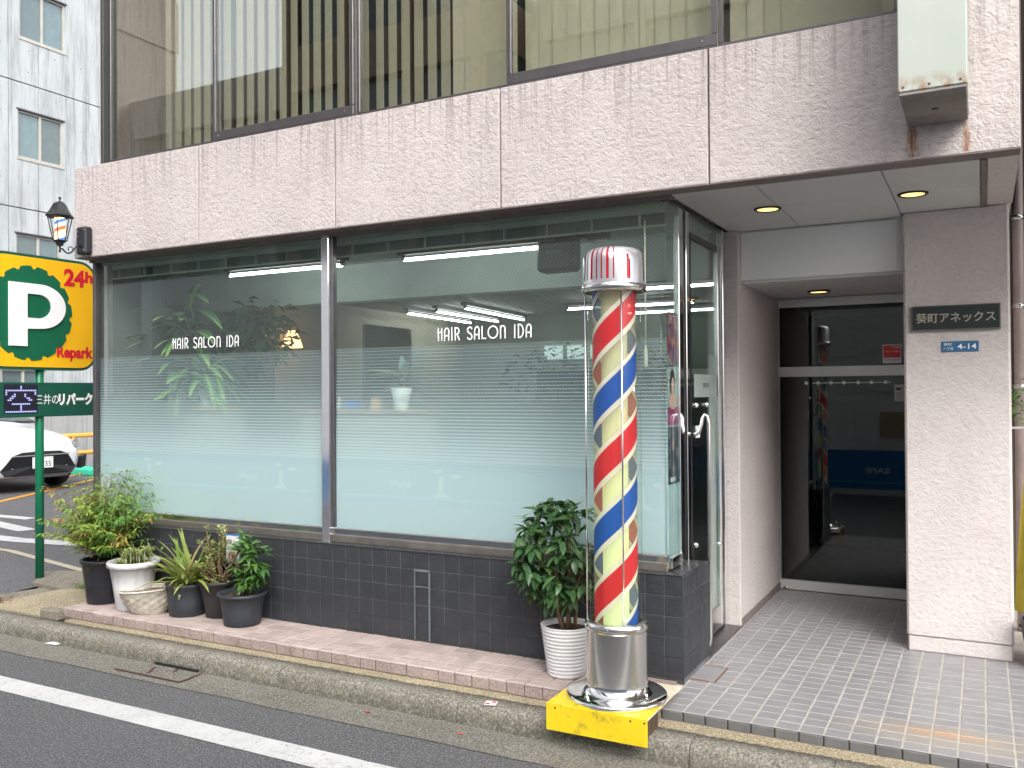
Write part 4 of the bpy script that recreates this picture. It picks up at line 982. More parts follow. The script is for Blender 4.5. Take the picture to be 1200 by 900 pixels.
for k in range(41):
    a = rnd.uniform(0, 2*PI); u = rnd.uniform(-.95, 1); q = math.sqrt(max(0, 1-u*u)); rr = rnd.uniform(.5, 1)
    c = Vector((.065+.125*rr*q*math.cos(a), .10*rr*q*math.sin(a), .41+.205*rr*u)); a0 = rnd.uniform(0, 6.3)
    for j in range(7):
        pitch = rnd.uniform(-.6, .4) if c.z < .45 else rnd.uniform(-.3, .9)
        link('leaf', rnd.choice(lm6), None, b6, c, rotm(a0+j*.9, pitch, rnd.uniform(-.5, .5), (0, 0, 0)).to_euler(), (rnd.uniform(.8, 1.15),)*3)
# --- plants inside the salon
def indoor(name, label, loc, potr, poth, matpot, leaves, Lr, Wr, mat, zc, spread, droop=.5, stem=True):
    o = thing(name, label, 'potted plant', loc)
    if potr:
        MB().lathe([(potr*.62, 0), (potr*.8, poth*.5), (potr, poth), (potr*.9, poth), (potr*.86, poth-.02)], n=28).build('pot', matpot, o); MB().disc(0, 0, poth-.02, potr*.88, 20).build('soil', M['soil'], o)
    if stem: MB().tube([(0, 0, poth*.8), (.01, 0, zc)], .012, 8).build('stem', M['bark'], o)
    for k in range(leaves):
        a = rnd.uniform(0, 2*PI); me = leaf_mesh(rnd.uniform(*Lr), rnd.uniform(*Wr), rnd.uniform(droop*.6, droop*1.5), .3, 7).mesh('leaf'); me.materials.append(mat)
        z = zc+rnd.uniform(-spread, spread); link('leaf', me, None, o, (.02*math.cos(a), .02*math.sin(a), z), rotm(a, rnd.uniform(-.2, 1.1), rnd.uniform(-.3, .3), (0, 0, 0)).to_euler())
    return o
def dracaena_leaf():
    t = NT('striped_leaf'); tc = t.n('TexCoord').outputs['Object']; y = t.sep(tc)[1]
    f = t.math('LESS_THAN', t.math('ABSOLUTE', y), .011)
    b = t.mix(f, (.07, .18, .08), (.28, .42, .12)); return t.finish(t.n('BsdfPrincipled', {'Base Color': b, 'Roughness': .35}).outputs[0])
dm = dracaena_leaf()
indoor('dracaena', 'striped broad leaved dracaena behind the left pane', (-5.45, 4.92, .7), 0, .7, None, 60, (.30, .46), (.10, .15), dm, 1.10, .42, .7)
indoor('dracaena', 'white bucket pot with trailing leaves on the shelf behind the lettering', (-5.30, 4.97, 1.402), .075, .20, pbr('pale_pot', (.70, .74, .72), .4), 22, (.22, .36), (.06, .09), dm, .27, .05, .8)
indoor('agave', 'grey green agave in a white pot on the wooden shelf', (-3.56, 5.08, 1.388), .075, .15, pbr('pale_pot2', (.65, .70, .68), .4), 22, (.16, .26), (.05, .07), leafmat('agave', (.26, .38, .30), (.38, .48, .40)), .20, .04, .25)
hp_ = thing('hanging_fern', 'dark hanging foliage near the ceiling behind the left pane', 'plant', (-5.1, 5.35, 1.75)); m = bush(hp_, leafmat('fern', (.03, .09, .03), (.07, .16, .05)), 420, [((0, 0, .25), (.35, .2, .28)), ((-.45, .3, .2), (.3, .2, .3))], (.08, .16), (.03, .05), .4); m['kind'] = 'stuff'
for (x, y, z, s, lab) in ((-3.6, 7.6, 1.55, .55, 'dark leafy indoor tree behind the right pane, left of the barber pole'), (-2.35, 6.6, 1.45, .42, 'dark leafy indoor plant seen just right of the barber pole')):
    o = thing('indoor_tree', lab, 'plant', (x, y, 0)); MB().tube([(0, 0, .02), (.03, 0, z)], .02, 8).build('trunk', M['bark'], o)
    f_ = bush(o, leafmat('indoor_leaf', (.02, .06, .02), (.05, .12, .04)), 620, [((0, 0, z+.12), (s, s*.6, .32)), ((s*.5, 0, z-.15), (s*.6, .3, .3))], (.05, .10), (.018, .035), .3); f_['kind'] = 'stuff'
# ================================================================== BARBER POLE
PX, PY = -1.556, 3.985
bp_ = thing('barber_pole', 'tall barber pole with red and blue spiral stripes under a ribbed chrome cap', 'barber pole', (PX, PY, .052))
Z0 = .0
MB().lathe([(.05, .0), (.236, .0), (.238, .004), (.238, .016), (.232, .022), (.19, .026), (.165, .036), (.150, .052), (.146, .06), (.145, .075)], n=96).build('base_plate', M['chrome'], bp_)
MB().lathe([(.1445, .070), (.1445, .352)], n=96).build('base_drum', M['steel'], bp_)
MB().lathe([(.1445, .320), (.150, .322), (.150, .362), (.142, .364), (.120, .364)], n=96).build('rim_band', M['steel'], bp_)
for k in range(4):
    a = PI/4+k*PI/2+.35; bx_, by_ = .195*math.cos(a), .195*math.sin(a)
    b = MB().tube([(bx_, by_, .022), (bx_, by_, .060)], .006, 8); b.tube([(bx_, by_, .026), (bx_, by_, .038)], .012, 6, False); b.build('bolt', M['steel'], bp_)
for k in range(6):
    a = k*PI/3+.6; MB().tube([(.149*math.cos(a), .149*math.sin(a), .343), (.155*math.cos(a), .155*math.sin(a), .343)], .006, 8).build('screw', M['steel'], bp_)
# printed inner cylinder: stripes on a clear sheet
def stripe_mat(center):
    t = NT('spiral_print'); p = t.n('TexCoord').outputs['Object']; x, y, z = t.sep(p)[:3]
    ang = t.math('DIVIDE', t.math('ARCTAN2', y, x), 2*PI)
    ph = t.math('FRACT', t.math('ADD', t.math('SUBTRACT', t.math('DIVIDE', z, .605), ang), 4.0+STRIPE_PHASE))
    r_ = NT.ramp
    s = t.n('ValToRGB', {'Fac': ph}); s.color_ramp.interpolation = 'CONSTANT'; e = s.color_ramp.elements
    W_, RD, BL, CL = (.80, .76, .66, 1), (.68, .022, .035, 1), (.015, .10, .46, 1), (0, 0, 0, 1)
    stops = [(0, W_), (.048, RD), (.262, W_), (.31, CL), (.50, W_), (.548, BL), (.762, W_), (.81, CL)]
    while len(e) < len(stops): e.new(.5)
    for a, (q, c) in zip(e, stops): a.position = q; a.color = c
    al_ = t.n('ValToRGB', {'Fac': ph}); al_.color_ramp.interpolation = 'CONSTANT'; e = al_.color_ramp.elements
    st2 = [(0, .97), (.31, .20), (.50, .97), (.81, .20)]
    while len(e) < 4: e.new(.5)
    for a, (q, c) in zip(e, st2): a.position = q; a.color = (c, c, c, 1)
    colr = t.mix(t.math('LESS_THAN', al_.outputs[0], .5), s.outputs[0], (.70, .72, .52))
    pr = t.n('BsdfPrincipled', {'Base Color': colr, 'Roughness': .35, 'Coat Weight': .3}); tl = t.n('BsdfTranslucent', {0: colr})
    m1 = t.n('MixShader', {0: .4, 1: pr.outputs[0], 2: tl.outputs[0]})
    return t.finish(t.n('MixShader', {0: al_.outputs[0], 1: t.n('BsdfTransparent', {0: (.93, .93, .86, 1)}).outputs[0], 2: m1.outputs[0]}).outputs[0])
STRIPE_PHASE = .05
MB().lathe([(.104, .30), (.104, 1.955)], n=96).build('striped_cylinder', stripe_mat(None), bp_)
# light column
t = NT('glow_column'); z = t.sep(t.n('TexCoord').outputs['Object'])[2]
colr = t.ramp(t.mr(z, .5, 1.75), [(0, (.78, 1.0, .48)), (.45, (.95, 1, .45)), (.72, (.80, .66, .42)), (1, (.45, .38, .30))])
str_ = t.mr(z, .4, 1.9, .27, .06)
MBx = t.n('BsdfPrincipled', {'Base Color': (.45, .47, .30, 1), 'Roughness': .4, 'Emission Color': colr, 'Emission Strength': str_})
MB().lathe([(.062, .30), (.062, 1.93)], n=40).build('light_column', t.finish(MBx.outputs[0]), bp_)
MB().lathe([(.148, 1.958), (.0, 1.958)], n=40).build('cap_floor', pbr('cap_floor', (.35, .34, .32), .5), bp_)
cg = glass('clear_tube', (.95, .97, .95), .55, .0)
MB().lathe([(.1265, .355), (.1265, 1.93)], n=96).build('glass_tube', cg, bp_)
for a in (-.95, PI+.35, PI/2+.2, -1.0+2.2): MB().tube([(.138*math.cos(a), .138*math.sin(a), .35), (.138*math.cos(a), .138*math.sin(a), 1.94)], .0042, 8).build('rod', M['chrome'], bp_)
# cap: silver dome with slots showing the red lens inside
H0 = 1.925
prof = [(.138, H0-.003), (.154, H0-.001), (.155, H0+.030), (.149, H0+.033)]
MB().lathe(prof, n=96).build('cap_ring', M['steel'], bp_)
NA = 144
dome = [(.149, H0+.032), (.149, H0+.05), (.148, H0+.09), (.147, H0+.14), (.144, H0+.165), (.137, H0+.183), (.124, H0+.196), (.105, H0+.204), (.07, H0+.208), (.0, H0+.209)]
DJ = len(dome)-1
view_a = math.atan2(-PY, -PX)            # side that faces the street viewer is just where the slots were cut
def skip(i, j):
    a = (2*PI*(i+.5)/NA-view_a+PI) % (2*PI)-PI     # 0 = facing the viewer; positive is to the viewer's right
    d = math.degrees(a)
    for sg_, c0 in ((1, -25), ):
        for k in range(7):
            cdeg = -66+11.0*k
            if abs(d-cdeg) < 1.9 and 1 <= j <= 7: return True
    if abs(d-27) < (4.2 if j <= 2 else 2.5) and 1 <= j <= 3: return True
    for c_ in (72, 128, 139, 150, 161, 172, -172, -161, -128, -100):
        if abs(d-c_) < 2.2 and 1 <= j <= 7: return True
    return False
MB().lathe(dome, n=NA, skip=skip).build('cap_shell', pbr('cap_silver', (.62, .62, .65), .28, .8, .04, 10), bp_)
MB().lathe([(r_*.965, z_-.003) for r_, z_ in dome], n=72).build('cap_lens', pbr('red_lens', (.42, .006, .02), .15, 0, .1, 20), bp_)
MB().lathe([(0, .006), (.003, .005), (.005, 0)], n=10).build('cap_screw', M['chrome'], bp_, loc=(.151*math.cos(view_a+.47), .151*math.sin(view_a+.47), H0+.045), rot=(0, PI/2, view_a+.47))
# yellow steel step under the pole
ys = thing('yellow_step', 'bent steel kerb step painted yellow at the front under the barber pole', 'step', (-1.57, 3.98, 0))
MB().cbox(-.245, .247, -.228, .27, .040, .0515, c=.002).build('top_plate', M['ivory'], ys)
MB().cbox(-.2455, .2475, -.2285, -.02, .0516, .0528, c=.0004).build('yellow_top', M['yellow'], ys)
MB().cbox(-.246, .248, -.236, -.2287, -.072, .0528, c=.0015).build('front_plate', M['yellow'], ys)
MB().box(-.22, .225, -.20, -.02, -.055, .04).build('timber_packing', pbr('packing', (.10, .06, .035), .9, 0, .4, 30, .6), ys)
for x, y in ((-.21, .02), (-.215, .20), (.2, .10), (.21, .02)): MB().tube([(x, y, .0515), (x, y, .0545)], .006, 8).build('screw', M['dark_alu'], ys)
for x in (-.20, .17, .235): MB().tube([(x, -.2375, .035), (x, -.236, .035)], .005, 8).build('screw', M['dark_alu'], ys)
# ================================================================== SIGNS ON THE BUILDING
np_ = thing('name_plate', 'dark building name plate with pale Japanese lettering on the column', 'sign', (-.132, 5.596, 1.905))
CB(-.226, .226, -.022, 0, -.072, .072, c=.003).build('rim', pbr('plate_rim', (.18, .18, .15), .4, .5), np_); B(-.219, .219, -.024, -.0215, -.064, .066).build('plate', pbr('plate_black', (.018, .026, .026), .35), np_)
text('lettering', '葵町アネックス', pbr('plate_letters', (.42, .39, .31), .5), np_, (0, -.026, .001), FRONT, width=.40, height=.058, extrude=.0012, offset=.0012)
ap = thing('address_plate', 'small blue address plate reading 4-14 under the name plate', 'sign', (-.110, 5.594, 1.742))
CB(-.094, .094, -.005, 0, -.03, .03, c=.002).build('plate', pbr('plate_blue', (.03, .13, .27), .4), ap)
text('lettering', '4-14', M['whitetext'], ap, (.035, -.006, 0), FRONT, width=.095, height=.030, offset=.001)
text('lettering', '葵町', M['whitetext'], ap, (-.06, -.006, .013), FRONT, width=.045, height=.016); text('lettering', '一丁目', M['whitetext'], ap, (-.06, -.006, -.012), FRONT, width=.05, height=.016)
# projecting light box
t = NT('aged_sign_white'); p = t.pos(); z = t.sep(p)[2]
b = t.mix(t.mr(t.noise(p, 3, 3), .3, .7), (.38, .42, .375), (.44, .475, .43)); b = t.mix(t.math('MULTIPLY', t.mr(z, 2.76, 2.69), t.mr(t.noise(p, 22, 4), .42, .62)), b, (.30, .18, .10))
boxm = t.finish(t.n('BsdfPrincipled', {'Base Color': b, 'Roughness': .35}).outputs[0])
pb = thing('projecting_sign', 'blank pale projecting sign box above the entrance with rusty lower edge', 'sign box', (-.163, 4.1, 2.684))
CB(-.124, .124, -.243, .24, .004, 3.0, c=.004).build('casing', boxm, pb); CB(-.120, .120, -.239, .236, -.010, .003, c=.002).build('bottom_plate', pbr('sign_bottom', (.22, .20, .185), .6, .2, .2, 8), pb)
MB().lathe([(.004, -.013), (.014, -.012), (.016, -.010)], n=14).build('drain_hole', M['black'], pb)
for x in (-.105, -.01, .10): MB().tube([(x, -.2445, .022), (x, -.242, .022)], .005, 8).build('screw', pbr('rust_screw', (.10, .05, .03), .8), pb)
# rust runs below it
def rust_run(x, w_, z0, z1, lab):
    m = MB(); n = 10
    for i in range(n):
        za, zb = z1-(z1-z0)*i/n, z1-(z1-z0)*(i+1)/n
        wa, wb = [w_*(.5+.7*q*q+.3*noise.noise((q*7, x*9, 0))) for q in (i/n, (i+1)/n)]
        m.face([(x-wa, YB-.0025, za), (x+wa, YB-.0025, za), (x+wb, YB-.0025, zb), (x-wb, YB-.0025, zb)])
    t = NT('rust_run'); p = t.pos(); tx = t.sep(p)[0]
    d = t.math('ABSOLUTE', t.math('DIVIDE', t.math('SUBTRACT', tx, x), w_)); a = t.math('MULTIPLY', t.mr(d, 1.0, .0, 0, .9), t.mr(t.noise(t.scale(p, 90, 90, 22), 1, 5, .75), .36, .60))
    s = t.n('MixShader', {0: a, 1: t.n('BsdfTransparent').outputs[0], 2: t.n('BsdfDiffuse', {0: (.33, .13, .03, 1)}).outputs[0]})
    o = m.build('rust_stain', t.finish(s.outputs[0]), bld)
rust_run(-.268, .036, ZS+.01, 2.684, ''); rust_run(-.052, .022, ZS+.01, 2.684, '')
# ================================================================== LANTERN
ln_ = thing('wall_lantern', 'black street style lantern with barber stripes on a scroll bracket at the facade end', 'lantern', (-5.86, 4.12, 2.53))
lt = M['black']; iron = pbr('lantern_iron', (.025, .027, .03), .32, .3, .15, 20, .2, 60)
hexr = lambda r_, z_, n=6: [(r_*math.cos(2*PI*i/n+.2), r_*math.sin(2*PI*i/n+.2), z_) for i in range(n)]
def hexshell(prof, smooth=False):
    m = MB()
    for (ra, za), (rb, zb) in zip(prof, prof[1:]):
        A, Bq = hexr(ra, za), hexr(rb, zb)
        for i in range(6): m.face([A[i], A[(i+1) % 6], Bq[(i+1) % 6], Bq[i]])
    return m
hexshell([(.094, .255), (.100, .262), (.088, .275), (.070, .300), (.055, .33), (.043, .352), (.022, .366), (.006, .372)]).build('roof', iron, ln_)
MB().lathe([(.004, .37), (.006, .385), (.011, .393), (.006, .402), (0, .404)], n=12).build('finial', iron, ln_)
hexshell([(.0, .045), (.022, .05), (.028, .068), (.046, .085), (.044, .09)]).build('cup', iron, ln_)
for i in range(6):
    a = 2*PI*i/6+.2; MB().tube([(.046*math.cos(a), .046*math.sin(a), .085), (.084*math.cos(a), .084*math.sin(a), .258)], .0038, 6).build('cage_bar', iron, ln_)
MB().lathe([(.0, .0), (.007, .004), (.009, .014), (.006, .022), (.008, .05)], n=12).build('drop', iron, ln_)
t = NT('lantern_stripes'); pp = t.n('TexCoord').outputs['Object']; x, y, z = t.sep(pp)[:3]
ph = t.math('FRACT', t.math('SUBTRACT', t.math('DIVIDE', z, .135), t.math('DIVIDE', t.math('ARCTAN2', y, x), PI*3.2))); s = t.n('ValToRGB', {'Fac': ph}); s.color_ramp.interpolation = 'CONSTANT'; e = s.color_ramp.elements
stp = [(0, (1, .72, .35, 1)), (.22, (.9, .12, .04, 1)), (.42, (1, .85, .55, 1)), (.62, (.06, .14, .42, 1)), (.8, (1, .7, .35, 1))]
while len(e) < 5: e.new(.5)
for a, (q, c) in zip(e, stp): a.position = q; a.color = c
MB().lathe([(.036, .085), (.036, .25), (.0, .252)], n=24).build('striped_lamp', t.finish(t.n('Emission', {0: s.outputs[0], 1: 1.15}).outputs[0]), ln_)
hexshell([(.045, .087), (.082, .256)]).build('glass', glass('lantern_glass', (.93, .95, .95), .6, .02), ln_)
sc1 = [(0, 0, .03)]
for i in range(9): t_ = i/8; sc1.append((.0, .02+.10*t_, .03-.035*math.sin(PI*t_)+.02*t_))
sc1 += [(0, .135, .062), (0, .155, .078), (0, .165, .06)]
br_ = MB().tube(sc1, .006, 8); br_.tube([(0, .085+.02*math.cos(a/4*PI), .035+.02*math.sin(a/4*PI)) for a in range(-2, 6)], .004, 6); br_.build('scroll_bracket', iron, ln_)
MB().cbox(-.055, .055, .165, .228, .012, .215, c=.012).build('back_box', pbr('back_box', (.014, .016, .022), .5, 0, .2, 10), ln_)
for q in ((-.03, .18), (.035, .19), (.035, .04), (-.03, .145)): MB().tube([(q[0], .163, q[1]), (q[0], .166, q[1])], .006, 8).build('screw', M['steel'], ln_)
# ================================================================== PARKING SIGN
XS = -6.97
pk = thing('parking_sign', 'green and yellow 24 hour parking sign on a green pole at the car park', 'sign', (XS-.05, 4.745, -.03))
green = pbr('sign_green', (.006, .17, .085), .35, 0, .05, 5); yel = pbr('sign_yellow', (.86, .47, .008), .35, 0, .04, 3); dkg = pbr('dark_green', (.008, .085, .055), .35, 0, .05, 5)
MB().tube([(0, 0, -.02), (0, 0, 2.4)], .034, 24).build('pole', green, pk)
def rrect(cy, cz, hy, hz, r_, n=8):
    pts = []
    for (sy, sz, a0) in ((1, 1, 0), (-1, 1, 90), (-1, -1, 180), (1, -1, 270)):
        for i in range(n+1): a = R(a0+90*i/n); pts.append((cy+sy*(hy-r_)+r_*math.cos(a), cz+sz*(hz-r_)+r_*math.sin(a)))
    return pts
cz = 2.195+.03; o_ = .05
MB().prism(rrect(.0, cz, .505, .478, .16), 'x', -.06, .055).build('sign_case', dkg, pk)
MB().prism(rrect(.0, cz, .482, .455, .14), 'x', .055, .060).build('yellow_face', yel, pk)
pts = []; N = 16
for i in range(N*8):
    a = 2*PI*i/(N*8); r_ = .375 if (i % 8) < 6 else .352; pts.append((-.115+r_*1.0*math.cos(a), cz-.01+r_*1.05*math.sin(a)))
MB().prism(pts, 'x', .060, .064).build('green_disc', pbr('disc_green', (.004, .115, .055), .35, 0, .05, 5), pk)
Pm = MB(); y0, y1 = -.31, .155; zb, zt = cz-.285, cz+.235
outer = [(y0, zb), (y0+.155, zb), (y0+.155, zb+.15), (y0+.27, zb+.15)]
ro = (zt-(zb+.15))/2; cyy, czz = y0+.27, zb+.15+ro
outer += [(cyy+ro*1.25*math.cos(R(a)), czz+ro*math.sin(R(a))) for a in range(-80, 91, 10)]+[(y0, zt)]
inner = [(y0+.155, zb+.235), (y0+.25, zb+.235)]; ri_ = (zt-.085-(zb+.235))/2; inner += [(y0+.25+ri_*1.2*math.cos(R(a)), zb+.235+ri_+ri_*math.sin(R(a))) for a in range(-80, 91, 10)]+[(y0+.155, zt-.085)]
# P drawn as stem plus bowl pieces
Pm.prism([(y0, zb), (y0+.155, zb), (y0+.155, zt), (y0, zt)], 'x', .064, .078)
bowl_o = [(y0+.156, zb+.145)]+outer[3:-1]+[(y0+.156, zt)]; bowl_i = [(y0+.156, zb+.235)]+inner[1:-1]+[(y0+.156, zt-.085)]
for k in range(len(bowl_o)-1):
    j = min(k, len(bowl_i)-1); j2 = min(k+1, len(bowl_i)-1)
    q = [bowl_o[k], bowl_o[k+1], bowl_i[j2]]+([bowl_i[j]] if j != j2 else [])
    Pm.prism(q, 'x', .0645, .078)
Pm.build('letter_p', M['whitetext'], pk)
redp = pbr('sign_red', (.62, .01, .03), .4)
def con(s_, y_, z_, w_, h_): text('lettering', s_, redp, pk, (.062, y_, z_), RIGHT, width=w_, height=h_, offset=.004, extrude=.001)
con('24', .285, cz+.325, .20, .15); con('h', .425, cz+.345, .075, .10); con('Repark', .29, cz-.335, .345, .13)
CB(-.055, .055, -.505, .495, 1.325+.03, 1.612+.03, c=.004).build('lower_board', dkg, pk)
text('lettering', '三井の', M['whitetext'], pk, (.057, .03, 1.50), RIGHT, width=.21, height=.085)
text('lettering', 'リパーク', M['whitetext'], pk, (.057, .30, 1.50), RIGHT, width=.33, height=.105, offset=.006)
B(.0555, .057, -.345, -.055, 1.385, 1.625).build('led_panel', pbr('led_black', (.015, .015, .03), .4), pk)
ledm = emit('led', (.50, .52, 1), .55); dots = MB()
pix = ['.......#.......', '.......#.......', '###############', '#.............#', '#...#....#....#', '...##....#.....', '..##......##...', '.##........##..', '...............', '...#########...', '.......#.......', '.......#.......', '.......#.......', '###############']
for j, row in enumerate(pix):
    for i, c in enumerate(row):
        if c == '#': y_ = -.33+.0178*i; z_ = 1.612-.0158*j; dots.box(.0572, .0585, y_, y_+.0125, z_-.011, z_)
dots.build('led_character', ledm, pk)
# ================================================================== APARTMENT BLOCK ACROSS THE CAR PARK
XA = -17.4
t = NT('apartment_concrete'); p = t.pos(); z = t.sep(p)[2]
b = t.mix(t.mr(t.noise(p, .8, 5, .65), .3, .7), (.37, .40, .415), (.46, .49, .505)); b = t.mix(t.mr(t.noise(t.scale(p, 1, 2.5, .35), 2.2, 5, .7), .47, .68, 0, .75), b, (.24, .26, .27))
b = t.mix(t.mr(t.noise(t.scale(p, 1, 9, .4), 1, 4, .75), .53, .66, 0, .6), b, (.22, .215, .215))
g_ = t.n('TexVoronoi', {'Vector': t.n('Mapping', {'Vector': p, 'Scale': (0, 1.65, 2.2)}).outputs[0], 'Scale': 1.0, 'Randomness': .05}); b = t.mix(t.math('LESS_THAN', g_.outputs['Distance'], .035), b, (.25, .26, .27))
b = t.mix(t.mr(z, 1.6, 1.1, 0, .45), b, (.27, .27, .26))
aptm = t.finish(t.n('BsdfPrincipled', {'Base Color': b, 'Roughness': .8, 'Normal': t.n('Bump', {'Strength': .3, 'Distance': .02, 'Height': t.noise(p, 9, 5)}).outputs[0]}).outputs[0])
apt = thing('apartment_block', 'pale raw concrete apartment block with small sliding windows beyond the car park', 'building', (XA, 12, -.05))
wins = [(11.34, 12.37, 8.88, 9.92), (11.30, 12.32, 6.40, 7.38), (11.26, 12.26, 3.82, 4.83), (10.95, 11.90, 1.15, 2.05)]
ys_ = sorted({4.0, 5.5, 7.0, 8.2, 9.3, 10.2, 11.1, 11.75, 12.87, 13.9, 15.5, 17.0, 18.5, 20.0, 23.0}); zj = [-.1, 2.75, 5.36, 7.95, 10.5, 13.0]
allz = sorted(set(zj) | {w_[2] for w_ in wins} | {w_[3] for w_ in wins}); ally = sorted(set(ys_) | {w_[0] for w_ in wins} | {w_[1] for w_ in wins})
B(-.5, -.12, -8.0, 11.0, -.05, 13.0).build('rear_wall', pbr('apt_back', (.10, .10, .10), .9), apt)
for r_ in range(len(zj)-1):
    za, zb = zj[r_], zj[r_+1]
    for ya, yb in zip(ys_, ys_[1:]):
        m = MB(); zz = [za]+[q for q in allz if za < q < zb]+[zb]; yy = [ya]+[q for q in ally if ya < q < yb]+[yb]
        for z0, z1 in zip(zz, zz[1:]):
            for y0_, y1_ in zip(yy, yy[1:]):
                my, mz = (y0_+y1_)/2, (z0+z1)/2
                if any(w_[0] < my < w_[1] and w_[2] < mz < w_[3] for w_ in wins): continue
                m.box(-.13, 0, y0_+(.006 if y0_ == ya else 0)-12, y1_-(.006 if y1_ == yb else 0)-12, z0+(.012 if z0 == za else 0)+.05, z1-(.012 if z1 == zb else 0)+.05)
        m.build('concrete_panel', aptm, apt)
cream = pbr('window_cream', (.42, .405, .37), .5)
cur = [pbr('curtain_a', (.30, .33, .35), .6), pbr('curtain_b', (.38, .44, .46), .5), pbr('curtain_c', (.26, .27, .27), .6)]
for i, (ya, yb, za, zb) in enumerate(wins):
    ya -= 12; yb -= 12; za += .05; zb += .05; f = B(-.05, .015, ya-.02, yb+.02, za-.045, za).build('window', cream, apt)
    m = MB()
    for a in ((ya, ya+.04, za, zb), (yb-.04, yb, za, zb), (ya+.04, yb-.04, zb-.04, zb), (ya+.04, yb-.04, za, za+.04), ((ya+yb)/2-.025, (ya+yb)/2+.025, za+.04, zb-.04)): m.box(-.09, -.03, *a)
    m.build('frame', cream, f)
    for k, (a, b_) in enumerate(((ya+.04, (ya+yb)/2-.025), ((ya+yb)/2+.025, yb-.04))):
        B(-.066, -.062, a, b_, za+.04, zb-.04).build('pane', glass('apt_glass%d%d' % (i, k), (.8, .85, .86), 1, .05), f)
        B(-.10, -.09, a, b_, za+.04, zb-.04).build('blind', cur[(i+k) % 3], f)
    B(-.03, .02, ya-.03, yb+.03, zb, zb+.03).build('drip_edge', M['dark_alu'], f)
# rail, low wall, car, etc.
orng = pbr('orange_rail', (.75, .33, .05), .45)
gr = thing('orange_guard_rail', 'orange pipe guard rail in front of the concrete wall beside the white car', 'guard rail', (-16.6, 12.6, -.05))
for z_ in (.36, .72): MB().tube([(-.2, -2.3, z_), (0.25, 3.6, z_)], .045, 12).build('rail', orng, gr)
for y_ in (-2.2, -.6, 3.4): MB().tube([(-.2+.45*(y_+2.3)/5.9, y_, 0), (-.2+.45*(y_+2.3)/5.9, y_, .75)], .04, 12).build('post', orng, gr)
